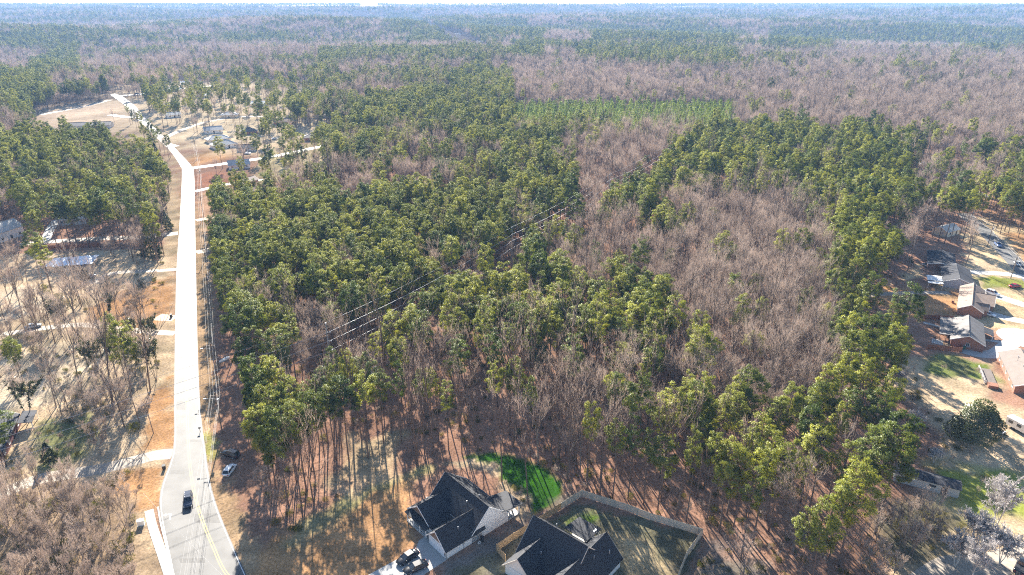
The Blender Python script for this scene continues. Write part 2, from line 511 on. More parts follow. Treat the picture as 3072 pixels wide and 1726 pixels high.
# ------------------------------------------------------------------ ground cover zones: (polygon in pixels, colour, edge softness m, noise m)
C_LITTER = (.34, .195, .13)
C_TAN = (.54, .405, .26)
C_ORANGE = (.44, .25, .12)
C_PALE = (.66, .53, .37)
C_RED = (.36, .17, .10)
C_GREEN = (.042, .125, .012)
C_YGREEN = (.25, .27, .055)
C_DRAB = (.155, .135, .085)
C_DIRT = (.22, .18, .15)
C_MOSS = (.20, .20, .085)
ZONES = [
    # left side, dormant yards
    ([(-500, 1900), (-400, 1100), (-200, 790), (100, 760), (535, 745), (535, 1330), (480, 1480), (540, 1900)], C_TAN, 3, 5),
    ([(300, 900), (520, 830), (525, 950), (430, 1000), (250, 960)], C_ORANGE, 3, 5),
    ([(0, 1080), (200, 1020), (330, 1060), (180, 1200), (0, 1230)], C_PALE, 4, 6),
    ([(0, 880), (120, 860), (220, 900), (150, 950), (0, 960)], C_PALE, 4, 6),
    ([(420, 1200), (520, 1120), (520, 1335), (430, 1350)], C_ORANGE, 2, 4),
    ([(350, 1400), (500, 1400), (480, 1520), (420, 1520), (330, 1480)], C_ORANGE, 2, 4),
    ([(130, 1270), (270, 1240), (290, 1330), (180, 1420), (120, 1400)], C_MOSS, 3, 5),
    ([(0, 1460), (200, 1440), (430, 1520), (470, 1726), (520, 1900), (-200, 1900)], (.33, .235, .15), 4, 6),
    ([(350, 320), (545, 440), (550, 770), (490, 770), (470, 560), (520, 520), (430, 440), (330, 350)], (.44, .33, .21), 3, 6),
    # verge right of the road
    ([(592, 620), (640, 640), (645, 900), (650, 1100), (640, 1300), (660, 1400), (720, 1500), (760, 1620), (850, 1800), (830, 1900), (560, 1900), (540, 600)], (.40, .27, .155), 1.5, 3),
    ([(600, 1300), (645, 1300), (640, 1390), (620, 1380)], (.36, .33, .10), 1, 2),
    ([(585, 530), (640, 515), (720, 545), (640, 560), (588, 572)], C_RED, 2, 3),
    ([(590, 580), (650, 570), (660, 640), (640, 720), (592, 650)], (.42, .26, .16), 2, 3),
    ([(550, 470), (640, 440), (700, 480), (570, 500)], C_ORANGE, 2, 3),
    ([(630, 390), (900, 380), (900, 470), (640, 470)], C_TAN, 3, 6),
    ([(800, 460), (1010, 420), (1010, 520), (760, 560)], (.42, .34, .19), 4, 8),
    # open brown field, far left
    ([(70, 395), (150, 330), (330, 300), (385, 330), (400, 360), (300, 390), (130, 400)], (.52, .39, .27), 5, 10),
    ([(300, 250), (560, 236), (900, 250), (1010, 330), (1000, 420), (560, 440), (440, 380)], (.56, .44, .29), 8, 16),
    # yard round house A
    ([(900, 1540), (1050, 1500), (1190, 1440), (1230, 1470), (1260, 1640), (1150, 1760), (1060, 1900), (600, 1900), (760, 1726)], C_ORANGE, 2, 4),
    ([(1000, 1500), (1180, 1420), (1290, 1400), (1250, 1440), (1100, 1500), (1000, 1560)], (.34, .29, .13), 3, 5),
    ([(1060, 1300), (1200, 1300), (1180, 1420), (1060, 1500), (1000, 1460)], (.46, .33, .20), 4, 6),
    ([(880, 1560), (1000, 1520), (1020, 1580), (860, 1640)], (.30, .25, .13), 3, 5),
    ([(1390, 1370), (1450, 1358), (1540, 1370), (1640, 1400), (1690, 1460), (1680, 1500), (1600, 1545), (1590, 1500), (1480, 1420)], C_GREEN, .9, 1),
    ([(1330, 1390), (1420, 1380), (1590, 1500), (1600, 1560), (1570, 1580), (1480, 1400)], C_TAN, 1.2, 3),
    ([(1340, 1690), (1560, 1560), (1600, 1545), (1740, 1470), (1480, 1726), (1400, 1900), (1250, 1900)], C_DIRT, 1.5, 3),
    ([(1350, 1720), (1500, 1640), (1560, 1600), (1540, 1660), (1420, 1760)], C_DRAB, 1.5, 3),
    # fenced yard
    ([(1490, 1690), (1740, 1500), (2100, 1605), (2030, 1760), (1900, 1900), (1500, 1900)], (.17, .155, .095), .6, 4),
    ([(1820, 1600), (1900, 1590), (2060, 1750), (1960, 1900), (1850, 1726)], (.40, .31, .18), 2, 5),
    ([(1690, 1550), (1760, 1535), (1800, 1560), (1720, 1580)], (.12, .20, .02), 1.2, 2),
    ([(2120, 1620), (2300, 1690), (2350, 1900), (2000, 1900)], C_DIRT, 3, 6),
    # right yards
    ([(2640, 860), (2760, 800), (2830, 960), (2900, 1000), (3200, 1010), (3300, 760), (2960, 640), (2880, 700), (2900, 800), (2700, 850)], (.50, .37, .22), 3, 6),
    ([(2640, 860), (2870, 870), (2880, 940), (2760, 960), (2660, 930)], C_ORANGE, 2, 4),
    ([(2890, 760), (3000, 800), (3060, 830), (2930, 830)], C_TAN, 2, 4),
    ([(2930, 830), (3072, 838), (3072, 870), (2960, 862)], C_YGREEN, 3, 5),
    ([(2700, 1080), (2780, 1060), (2960, 1100), (3010, 1200), (3072, 1250), (3200, 1400), (3200, 1900), (2700, 1900), (2620, 1600), (2860, 1440), (2790, 1290), (2700, 1180)], C_TAN, 4, 7),
    ([(2760, 1080), (2860, 1070), (2950, 1100), (2990, 1160), (2900, 1140), (2780, 1120)], (.15, .175, .05), 3, 5),
    ([(2920, 1095), (2960, 1095), (2955, 1145), (2900, 1130)], (.17, .24, .03), 2, 3),
    ([(2800, 1400), (3072, 1420), (3200, 1560), (3000, 1600), (2800, 1520)], C_YGREEN, 5, 8),
    ([(2640, 1480), (2830, 1500), (2900, 1600), (2760, 1700), (2640, 1640)], C_DRAB, 5, 8),
    ([(3010, 700), (3200, 700), (3200, 820), (3080, 790)], C_ORANGE, 2, 4),
    ([(2880, 600), (2960, 660), (3072, 690), (3100, 640), (2950, 590)], (.42, .24, .14), 4, 7),
    # clearing at the transmission line, red clay clearings far off
    ([(1620, 720), (1700, 690), (1740, 660), (1760, 720), (1700, 770), (1640, 770)], (.33, .20, .11), 3, 4),
    ([(1575, 202), (1612, 202), (1612, 216), (1575, 214)], (.45, .22, .15), 3, 5),
    ([(1840, 222), (1900, 220), (1980, 250), (1860, 255)], (.42, .24, .17), 5, 8),
    ([(1405, 146), (1445, 156), (1440, 162), (1408, 156)], (.42, .24, .17), 5, 8),
    ([(1080, 32), (1130, 36), (1135, 52), (1085, 48)], (.75, .62, .50), 20, 20),
    ([(2955, 166), (2985, 166), (2983, 186), (2955, 186)], (.60, .46, .30), 3, 5),
]

# ------------------------------------------------------------------ the ground: one sheet to the horizon
def axis(lo, hi, step, far_lo, far_hi, g=1.16):
    mid = list(np.arange(lo, hi + 1e-6, step))
    a, s = [], step
    p = lo
    while p > far_lo:
        s *= g
        p -= s
        a.append(max(p, far_lo))
    b, s, p = [], step, hi
    while p < far_hi:
        s *= g
        p += s
        b.append(min(p, far_hi))
    return np.array(a[::-1] + mid + b)


gx = axis(-170, 215, 1.15, -7600, 7600)
gy = axis(70, 340, 1.15, -300, 7600)
GX, GY = np.meshgrid(gx, gy)
gz = hills(GX, GY)
X, Y = GX.ravel(), GY.ravel()
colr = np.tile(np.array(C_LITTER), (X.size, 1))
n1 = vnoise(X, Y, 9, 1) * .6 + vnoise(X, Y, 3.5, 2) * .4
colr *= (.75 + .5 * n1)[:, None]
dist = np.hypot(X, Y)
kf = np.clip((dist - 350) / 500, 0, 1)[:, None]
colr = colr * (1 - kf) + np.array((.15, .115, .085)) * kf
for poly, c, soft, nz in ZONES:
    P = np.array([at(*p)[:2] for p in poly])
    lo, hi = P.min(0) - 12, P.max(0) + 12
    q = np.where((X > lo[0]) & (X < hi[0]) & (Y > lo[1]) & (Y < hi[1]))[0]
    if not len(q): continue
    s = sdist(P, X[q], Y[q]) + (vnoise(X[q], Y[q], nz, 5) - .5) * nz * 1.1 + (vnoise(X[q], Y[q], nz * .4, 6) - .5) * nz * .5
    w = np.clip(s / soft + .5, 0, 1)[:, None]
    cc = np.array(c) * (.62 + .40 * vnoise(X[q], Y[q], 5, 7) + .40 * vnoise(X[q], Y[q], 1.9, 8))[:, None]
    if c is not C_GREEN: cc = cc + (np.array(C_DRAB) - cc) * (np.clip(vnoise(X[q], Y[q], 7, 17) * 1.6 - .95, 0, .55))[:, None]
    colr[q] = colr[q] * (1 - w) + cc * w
nx, ny = len(gx), len(gy)
ii = (np.arange(ny - 1)[:, None] * nx + np.arange(nx - 1)[None, :]).ravel()
faces = np.stack([ii, ii + 1, ii + 1 + nx, ii + nx], 1)
gme = bpy.data.meshes.new('ground')
gme.vertices.add(X.size)
gme.vertices.foreach_set('co', np.stack([X, Y, gz.ravel()], 1).astype(np.float32).ravel())
gme.loops.add(faces.size)
gme.loops.foreach_set('vertex_index', faces.astype(np.int32).ravel())
gme.polygons.add(len(faces))
gme.polygons.foreach_set('loop_start', (np.arange(len(faces)) * 4).astype(np.int32))
gme.polygons.foreach_set('loop_total', np.full(len(faces), 4, np.int32))
gme.update()
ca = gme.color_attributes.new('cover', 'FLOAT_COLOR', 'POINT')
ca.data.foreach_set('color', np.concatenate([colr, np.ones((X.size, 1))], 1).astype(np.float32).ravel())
m, t, out = new_mat('ground_cover')
va = N(t, 'ShaderNodeVertexColor'); va.layer_name = 'cover'
tc = N(t, 'ShaderNodeTexCoord')
nA = N(t, 'ShaderNodeTexNoise'); nA.inputs['Scale'].default_value = 1.7; nA.inputs['Detail'].default_value = 8; nA.inputs['Roughness'].default_value = .72
nB = N(t, 'ShaderNodeTexNoise'); nB.inputs['Scale'].default_value = .16; nB.inputs['Detail'].default_value = 4
for n_ in (nA, nB): t.links.new(tc.outputs['Object'], n_.inputs['Vector'])
mA = N(t, 'ShaderNodeMapRange'); mA.inputs[1].default_value, mA.inputs[2].default_value, mA.inputs[3].default_value, mA.inputs[4].default_value = .3, .7, .42, 1.5
mB = N(t, 'ShaderNodeMapRange'); mB.inputs[1].default_value, mB.inputs[2].default_value, mB.inputs[3].default_value, mB.inputs[4].default_value = .3, .7, .82, 1.18
t.links.new(nA.outputs[0], mA.inputs[0]); t.links.new(nB.outputs[0], mB.inputs[0])
mm_ = N(t, 'ShaderNodeMath', operation='MULTIPLY'); t.links.new(mA.outputs[0], mm_.inputs[0]); t.links.new(mB.outputs[0], mm_.inputs[1])
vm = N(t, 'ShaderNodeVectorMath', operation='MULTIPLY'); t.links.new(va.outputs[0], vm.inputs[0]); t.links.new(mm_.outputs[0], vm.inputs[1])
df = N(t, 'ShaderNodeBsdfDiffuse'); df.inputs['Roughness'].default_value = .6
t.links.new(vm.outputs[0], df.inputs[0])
bp = N(t, 'ShaderNodeBump'); bp.inputs['Strength'].default_value = .5; bp.inputs['Distance'].default_value = .12
t.links.new(nA.outputs[0], bp.inputs['Height']); t.links.new(bp.outputs[0], df.inputs['Normal'])
t.links.new(df.outputs[0], out.inputs[0])
gme.materials.append(m)
ground = bpy.data.objects.new('ground', gme)
COL.objects.link(ground)
tag(ground, kind='structure')

# ------------------------------------------------------------------ haze
hb = MB().box(-7900, 7900, -320, 7900, -40, 104).build('haze', M['wire'])
m, t, out = new_mat('haze_air')
pv = N(t, 'ShaderNodeVolumePrincipled')
pv.inputs['Color'].default_value = (*HAZE_COLOR, 1)
pv.inputs['Density'].default_value = HAZE_DENSITY
pv.inputs['Anisotropy'].default_value = 0.0
t.links.new(pv.outputs[0], out.inputs['Volume'])
hb.data.materials[0] = m
tag(hb, kind='stuff')

# ------------------------------------------------------------------ road, markings, kerb, pavement, drives
road = tag(ribbon('road', RL, RR, .035, M['asphalt']), kind='structure')
def offset(L, Rr, k0, k1):
    a = [(l[0] + (r[0] - l[0]) * k0 / math.dist(l, r), l[1] + (r[1] - l[1]) * k0 / math.dist(l, r)) for l, r in zip(L, Rr)]
    b = [(l[0] + (r[0] - l[0]) * k1 / math.dist(l, r), l[1] + (r[1] - l[1]) * k1 / math.dist(l, r)) for l, r in zip(L, Rr)]
    return a, b
ribbon('edge_line', *offset(RL[:54], RR[:54], .30, .44), .041, M['white_line'], road)
ribbon('edge_line', *offset(RR[:54], RL[:54], .30, .44), .041, M['white_line'], road)
a, b = strip(YEL, .62)
for k0, k1 in ((0, .13), (.43, .56)):
    p, q = offset(a, b, k0, k1)
    ribbon('centre_line', p, q, .041, M['yellow_line'], road)
# old tar patches in the surface
M['tar'] = mat('old_tar_patch', (.07, .068, .066), .7, .3, 1.2)
for k_, (j_, f0, f1, ln_) in enumerate(((7, .15, .5, .35), (10, .55, .95, .8), (15, .1, .42, .5), (19, .5, .9, .3), (23, .12, .5, .9), (28, .55, .85, .4), (31, .2, .9, .12), (34, .1, .45, .5), (38, .5, .9, .4))):
    a_, b_ = Vector(RL[j_]), Vector(RR[j_]); c_, e_ = Vector(RL[j_ + 1]), Vector(RR[j_ + 1])
    pts = [a_.lerp(b_, f0), a_.lerp(b_, f1), a_.lerp(b_, f1).lerp(c_.lerp(e_, f1), ln_), a_.lerp(b_, f0).lerp(c_.lerp(e_, f0), ln_ * .9)]
    MB().poly([(q_.x, q_.y, .0385) for q_ in pts]).build('tar_patch', M['tar'], road)
# turn arrow on the widened lane
p0 = at(512, 1545); d = (at(519, 1510) - at(505, 1590)).normalized(); nrm = Vector((-d.y, d.x, 0))
aw = MB()
for q in (((-.12, -1.5), (.12, -1.5), (.12, .4), (-.12, .4)), ((-.12, .15), (-.12, .4), (-.9, .4), (-.9, .15)), ((-.9, -.1), (-.9, .65), (-1.5, .28))):
    aw.poly([p0 + nrm * -x_ + d * y_ + Vector((0, 0, .045)) for x_, y_ in q])
aw.build('turn_arrow', M['white_line'], road)
ks = G((462, 1540), (470, 1570), (497, 1640), (530, 1726), (560, 1800))
kl, kr = strip(spline(G((474, 1522), (482, 1570), (499, 1640), (519, 1726), (540, 1810)), 5), .28)
kb = MB()
for i in range(len(kl) - 1):
    kb.slab([(*kl[i], .14), (*kr[i], .14), (*kr[i + 1], .14), (*kl[i + 1], .14)], .16)
tag(kb.build('kerb', M['concrete']), kind='structure')
kl, kr = strip(spline(G((447, 1532), (458, 1580), (482, 1650), (508, 1726), (535, 1800)), 5), 1.7)
pav = bpy.data.objects.new('pavement', None); COL.objects.link(pav); tag(pav, kind='structure')
for i in range(len(kl) - 1):
    s_ = MB().slab([(*kl[i], .09), (*kr[i], .09), (kr[i + 1][0] * .985 + kr[i][0] * .015, kr[i + 1][1] * .985 + kr[i][1] * .015, .09), (kl[i + 1][0] * .985 + kl[i][0] * .015, kl[i + 1][1] * .985 + kl[i][1] * .015, .09)], .12)
    s_.build('slab', M['concrete'], pav)
for nm, ln, w, mm, z in LINES:
    L_, R_ = strip(ln, w)
    tag(ribbon(nm, L_, R_, z, M[mm]), kind='structure')
dp = MB().slab([(*p, .06) for p in DRIVE_A], .08).build('driveway', M['concrete'])
tag(dp, kind='structure')
# pond-like court of the loop drive
c0 = at(3072, 1015); pts = []
lp = tag(obj('driveway', [(c0.x + 7.5 * math.cos(t_), c0.y + 7.5 * math.sin(t_), .027) for t_ in np.linspace(0, 2 * math.pi, 33)[:-1]] + [(c0.x + 3.6 * math.cos(t_), c0.y + 3.6 * math.sin(t_), .027) for t_ in np.linspace(0, 2 * math.pi, 33)[:-1]], [(i, (i + 1) % 32, 32 + (i + 1) % 32, 32 + i) for i in range(32)], M['concrete']), kind='structure')

# ------------------------------------------------------------------ vehicles
def make_car(label, loc, rz, body, kind='sedan', cat='car', group=None, name='car', scale=1.0):
    t = thing(name, label, cat, loc, rz, group)
    t.scale = (scale,) * 3
    Lh = {'sedan': 2.4, 'suv': 2.4, 'hatch': 2.15, 'pickup': 2.75, 'van': 2.6}[kind]
    hw = .92
    zt = {'sedan': .92, 'suv': 1.08, 'hatch': .98, 'pickup': 1.10, 'van': 1.1}[kind]
    st = [(-Lh, .42, zt - .22, .72), (-Lh + .12, .28, zt - .08, .84), (-Lh + .6, .22, zt, hw), (0, .2, zt + .02, hw), (Lh * .42, .2, zt, hw), (Lh - .45, .24, zt - .14, .88), (Lh - .1, .3, zt - .24, .80), (Lh, .42, zt - .36, .64)]
    b = MB()
    rings = []
    for x, zb, z1, w in st:
        n = len(b.v)
        b.v += [(x, -w * .9, zb), (x, -w, zb + .22), (x, -w, z1 - .14), (x, -w * .86, z1), (x, 0, z1 + .03), (x, w * .86, z1), (x, w, z1 - .14), (x, w, zb + .22), (x, w * .9, zb)]
        rings.append(n)
    for i in range(len(rings) - 1):
        for j in range(8):
            b.f.append((rings[i] + j, rings[i + 1] + j, rings[i + 1] + j + 1, rings[i] + j + 1))
        b.f.append((rings[i], rings[i] + 8, rings[i + 1] + 8, rings[i + 1]))
    b.f.append(tuple(rings[0] + j for j in range(9))); b.f.append(tuple(rings[-1] + j for j in range(8, -1, -1)))
    bo = b.build('body', body, t, True)
    # glasshouse
    if kind == 'sedan': g = (-1.75, -1.05, .35, 1.25, zt + .5)
    elif kind == 'pickup': g = (-.45, -.25, .6, 1.3, zt + .62)
    elif kind == 'van': g = (-2.5, -2.35, 1.0, 1.8, zt + .85)
    elif kind == 'hatch': g = (-2.0, -1.5, .3, 1.15, zt + .52)
    else: g = (-2.25, -1.85, .35, 1.2, zt + .62)
    x0, x1, x2, x3, zr = g
    wb, wt = hw * .86, hw * .66
    zb = zt - .02
    c = MB()
    bt = [(x0, -wb, zb), (x0, wb, zb), (x3, wb, zb), (x3, -wb, zb)]
    tp = [(x1, -wt, zr), (x1, wt, zr), (x2, wt, zr), (x2, -wt, zr)]
    for i, nm in enumerate(('rear_window', 'side_window', 'windscreen', 'side_window')):
        j = (i + 1) % 4
        MB().poly([bt[i], bt[j], tp[j], tp[i]]).build(nm, M['pane'], t)
    ro = MB()
    ro.slab([(x1 - .03, -wt - .03, zr + .03), (x1 - .03, wt + .03, zr + .03), (x2 + .03, wt + .03, zr + .03), (x2 + .03, -wt - .03, zr + .03)], .05)
    for i in range(4):  # pillars
        p, q = Vector(bt[i]), Vector(tp[i])
        ro.tube([p, q], [.05, .045], 4)
    mid = [((bt[0][0] + bt[2][0]) / 2, s * wb * 1.01, zb) for s in (-1, 1)]
    midt = [((x1 + x2) / 2, s * wt * 1.02, zr) for s in (-1, 1)]
    for p, q in zip(mid, midt): ro.tube([p, q], [.05, .05], 4)
    if kind == 'suv':
        for s in (-1, 1): ro.box(x1 + .1, x2 - .1, s * wt - .03, s * wt + .03, zr + .05, zr + .1)
    ro.build('roof', body, t)
    if kind == 'pickup':
        bd = MB().box(-2.55, -.55, -.72, .72, zt - .02, zt + .035)
        bd.build('bed', M['plastic_black'], t)
    for sx in (-1, 1):
        for sy in (-1, 1):
            wx = sx * Lh * .6
            ty = MB().lathe([(.2, -.1), (.32, -.1), (.34, -.05), (.34, .05), (.32, .1), (.2, .1)], 14, (wx, sy * .84, .34), 'y').build('wheel', M['rubber'], t)
            MB().lathe([(.03, -.02), (.2, -.01), (.2, .01), (.03, .02)], 10, (wx, sy * .935, .34), 'y').build('rim', M['rim'], ty)
    for sy in (-1, 1):
        MB().box(Lh - .2, Lh - .05, sy * .62 - .16, sy * .62 + .16, zt - .42, zt - .28).build('headlight', M['lamp_clear'], t)
        MB().box(-Lh - .02, -Lh + .1, sy * .62 - .14, sy * .62 + .14, zt - .34, zt - .16).build('tail_light', M['lamp_red'], t)
        MB().box(x3 - .35, x3 - .2, sy * .98 - .08, sy * .98 + .08, zt, zt + .12).build('mirror', body, t)
    return t


P_BLACK = paint('black_paint', (.012, .012, .014)); P_WHITE = paint('white_paint', (.72, .74, .76))
P_NAVY = paint('dark_blue_paint', (.02, .03, .055)); P_RED = paint('dark_red_paint', (.30, .01, .02))
P_SILVER = paint('silver_paint', (.42, .45, .48)); P_BLUE = paint('blue_paint', (.05, .09, .2))


def hd(a, b):
    p, q = at(*a), at(*b)
    return math.atan2(q.y - p.y, q.x - p.x)


make_car('dark blue SUV driving along the road under the crossing wires', at(566, 1508, .0) + Vector((0, 0, .04)), hd((573, 1400), (566, 1540)) , P_NAVY, 'suv')
make_car('black SUV parked nose to the road on the shaded dirt verge', at(693, 1368), hd((735, 1376), (660, 1352)), P_BLACK, 'suv')
make_car('white hatchback parked on the dirt verge just below the black SUV', at(690, 1416), hd((678, 1430), (703, 1396)), P_WHITE, 'hatch')
make_car('black sedan on the white house\'s driveway, left one nearer the brown lawn', Vector((*LA(-5.6, 4.9), .07)), HA_ROT + math.pi + rad(3), P_BLACK, 'sedan')
make_car('black sedan on the white house\'s driveway, right one nearer the bare side yard', Vector((*LA(-5.9, 1.7), .07)), HA_ROT + math.pi - rad(10), P_BLACK, 'sedan')
make_car('silver sedan parked on the gravel drive among bare trees left of the road', at(100, 983), hd((60, 990), (140, 975)), P_SILVER, 'sedan')
make_car('dark car parked below the house with the silvery roof', at(272, 834), hd((240, 845), (300, 820)), P_SILVER, 'sedan')
make_car('white SUV parked in front of the tan-roofed brick house', at(2977, 884), hd((2960, 872), (2995, 884)), P_WHITE, 'suv')
make_car('white sedan in the shade beside the tan-roofed house\'s brick end', at(2964, 946), hd((2945, 938), (2985, 950)), P_WHITE, 'sedan')
make_car('dark red car parked on the grass near the utility pole', at(3044, 862), hd((3022, 862), (3066, 858)), P_RED, 'sedan')
make_car('pale blue car on the street under the wires at the right edge', at(3052, 795), hd((3030, 770), (3072, 812)), P_SILVER, 'sedan')
make_car('blue pickup parked on the street where the shade begins', at(2993, 738), hd((2975, 722), (3010, 755)), P_BLUE, 'pickup', 'pickup')
make_car('dark pickup at the bottom right corner on the pale concrete', at(3062, 1706), hd((3050, 1726), (3066, 1690)), P_BLACK, 'pickup', 'pickup')
make_car('white car standing in the clearing beside the far curve of the road', at(412, 283), 0.3, P_BLACK, 'suv')
make_car('white car parked at the woods\' edge behind the pines right of the road', at(914, 617), 0.2, P_WHITE, 'sedan')
make_car('white sedan under the bare tree at the pale hip-roofed houses', at(742, 463), .3, P_WHITE, 'sedan')
make_car('white car before the second pale house beside the side street', at(824, 418), .6, P_WHITE, 'sedan')

# camper on the lawn at the right edge
t = thing('camper_trailer', 'white box camper trailer standing on the tan lawn at the right edge', 'trailer', at(3052, 1290), rad(-68))
MB().slab([(-2.7, -1.15, 2.75), (2.7, -1.15, 2.75), (2.7, 1.15, 2.75), (-2.7, 1.15, 2.75)], .08).build('roof', M['white_trim'], t)
MB().box(-2.6, 2.6, -1.1, 1.1, .6, 2.67).build('body', M['siding'], t)
MB().tube([(2.6, .5, .55), (3.8, 0, .5), (2.6, -.5, .55)], [.05, .05, .05], 5).build('tow_bar', M['galv'], t)
for x in (-2.0, .1):
    for s in (-1, 1):
        w = MB().box(x, x + 1.1, s * 1.1 - .02, s * 1.1 + .02, 1.45, 2.2).build('window', M['pane'], t)
for s in (-1, 1):
    MB().lathe([(.15, -.1), (.33, -.1), (.33, .1), (.15, .1)], 12, (-.3, s * 1.05, .33), 'y').build('wheel', M['rubber'], t)
# boat-like white tank in the woods' shade and white boat shape on the verge
t = thing('storage_tank', 'white upright storage tank half hidden behind the front row of pines', 'tank', at(1128, 1128))
MB().lathe([(.0, 0), (.9, .05), (.95, .3), (.95, 2.3), (.7, 2.7), (.25, 2.85), (.2, 3.0), (0, 3.02)], 16).build('shell', M['siding'], t, True)
MB().box(-1.6, -1.0, -.5, .5, 0, 1.1).build('pump_box', M['siding'], t)
t = thing('rowing_boat', 'small white upturned boat in the dark shade beside the wires', 'boat', at(673, 1080), rad(60))
hull = MB()
for x, w, z in ((-1.9, .1, .25), (-1.5, .5, .42), (0, .7, .5), (1.3, .65, .5), (1.7, .55, .45)):
    hull.v += [(x, -w, 0), (x, -w * .7, z * .8), (x, 0, z), (x, w * .7, z * .8), (x, w, 0)]
for i in range(4):
    for j in range(4): hull.f.append((i * 5 + j, i * 5 + 5 + j, i * 5 + 6 + j, i * 5 + 1 + j))
hull.f.append((20, 21, 22, 23, 24)); hull.f.append((4, 3, 2, 1, 0))
hull.build('hull', M['siding'], t)
MB().box(-1.6, 1.6, -.03, .03, .47, .53).build('keel', M['white_trim'], t)

# ------------------------------------------------------------------ houses
def window(parent, p, n, w, h, frame='white_trim', sill=True):
    """window in a wall: p centre on the wall, n outward unit vector (x,y)"""
    px, py, pz = p
    tx, ty = -n[1], n[0]
    def bx(mb, a0, a1, z0, z1, d0, d1):
        vs = [(px + tx * a + n[0] * d, py + ty * a + n[1] * d, pz + z) for z in (z0, z1) for d in (d0, d1) for a in (a0, a1)]
        k = len(mb.v); mb.v += vs
        for q in ((0, 1, 3, 2), (4, 6, 7, 5), (0, 4, 5, 1), (2, 3, 7, 6), (0, 2, 6, 4), (1, 5, 7, 3)): mb.f.append(tuple(k + i for i in q))
    fr = MB(); g = .09
    bx(fr, -w / 2 - g, -w / 2, -h / 2 - g, h / 2 + g, -.05, .06); bx(fr, w / 2, w / 2 + g, -h / 2 - g, h / 2 + g, -.05, .06)
    bx(fr, -w / 2, w / 2, h / 2, h / 2 + g, -.05, .06); bx(fr, -w / 2, w / 2, -h / 2 - g, -h / 2, -.05, .09)
    bx(fr, -.025, .025, -h / 2, h / 2, -.02, .045)
    wo_ = fr.build('window', M[frame], parent)
    pn = MB(); bx(pn, -w / 2, w / 2, -h / 2, h / 2, -.03, .02)
    pn.build('pane', M['pane'], wo_)
    return wo_


def panel(parent, name, p, n, w, h, m, d=.05):
    px, py, pz = p
    tx, ty = -n[1], n[0]
    mb = MB()
    vs = [(px + tx * a + n[0] * dd, py + ty * a + n[1] * dd, pz + z) for z in (0, h) for dd in (-.03, d) for a in (-w / 2, w / 2)]
    mb.v = vs
    for q in ((0, 1, 3, 2), (4, 6, 7, 5), (0, 4, 5, 1), (2, 3, 7, 6), (0, 2, 6, 4), (1, 5, 7, 3)): mb.f.append(q)
    return mb.build(name, m, parent)


def gable_roof(parent, a0, a1, b0, b1, ze, zr, m, axis='x', oh=.4, og=.35, rb=None, trim='white_trim', bp=None, name='roof', caps=True):
    """pitched roof over a rectangle: axis 'x' = ridge along a.  Overhanging eaves oh, gables og; bp = ridge position across"""
    mid = (b0 + b1) / 2 if bp is None else bp
    s0 = (zr - ze) / (mid - b0); s1 = (zr - ze) / (b1 - mid)
    A0, A1 = a0 - og, a1 + og
    L0, L1 = (b0 - oh, ze - oh * s0), (b1 + oh, ze - oh * s1)
    def P(a, b, z): return (a, b, z) if axis == 'x' else (b, a, z)
    mb = MB()
    th = .16
    for (bb, zz) in (L0, L1):
        q = [P(A0, bb, zz), P(A1, bb, zz), P(A1, mid, zr), P(A0, mid, zr)]
        n = (Vector(q[1]) - Vector(q[0])).cross(Vector(q[2]) - Vector(q[0]))
        if n.z < 0: q = q[::-1]
        mb.slab(q, th)
    r = mb.build(name, m, parent)
    c = MB().tube([P(A0 + .02, mid, zr + .03), P(A1 - .02, mid, zr + .03)], [.09, .09], 5)
    if caps: c.build('ridge_cap', m, r)
    f = MB()
    for a in (A0 - .03, A1 + .03):
        for (bb, zz) in (L0, L1):
            x0, x1 = (a - .03, a + .03)
            pts = [(bb, zz - .24), (bb, zz + .012), (mid, zr + .012), (mid, zr - .24)]
            k = len(f.v)
            f.v += [P(x0, b_, z_) for b_, z_ in pts] + [P(x1, b_, z_) for b_, z_ in pts]
            f.f += [(k, k + 1, k + 2, k + 3), (k + 7, k + 6, k + 5, k + 4), (k, k + 4, k + 5, k + 1), (k + 1, k + 5, k + 6, k + 2), (k + 2, k + 6, k + 7, k + 3), (k + 3, k + 7, k + 4, k)]
    f.build('bargeboard', M[trim], r)
    return r


def walls_gabled(parent, a0, a1, b0, b1, ze, zr, m, axis='x', bp=None, name='wall'):
    mid = (b0 + b1) / 2 if bp is None else bp
    def P(a, b, z): return (a, b, z) if axis == 'x' else (b, a, z)
    mb = MB()
    n = 0
    zi = ze - .05
    for a in (a0, a1):
        mb.v += [P(a, b0, -.1), P(a, b1, -.1), P(a, b1, zi), P(a, mid, zr - .17), P(a, b0, zi)]
    mb.f += [(4, 3, 2, 1, 0), (5, 6, 7, 8, 9), (0, 1, 6, 5), (1, 2, 7, 6), (4, 0, 5, 9)]
    return mb.build(name, m, parent)


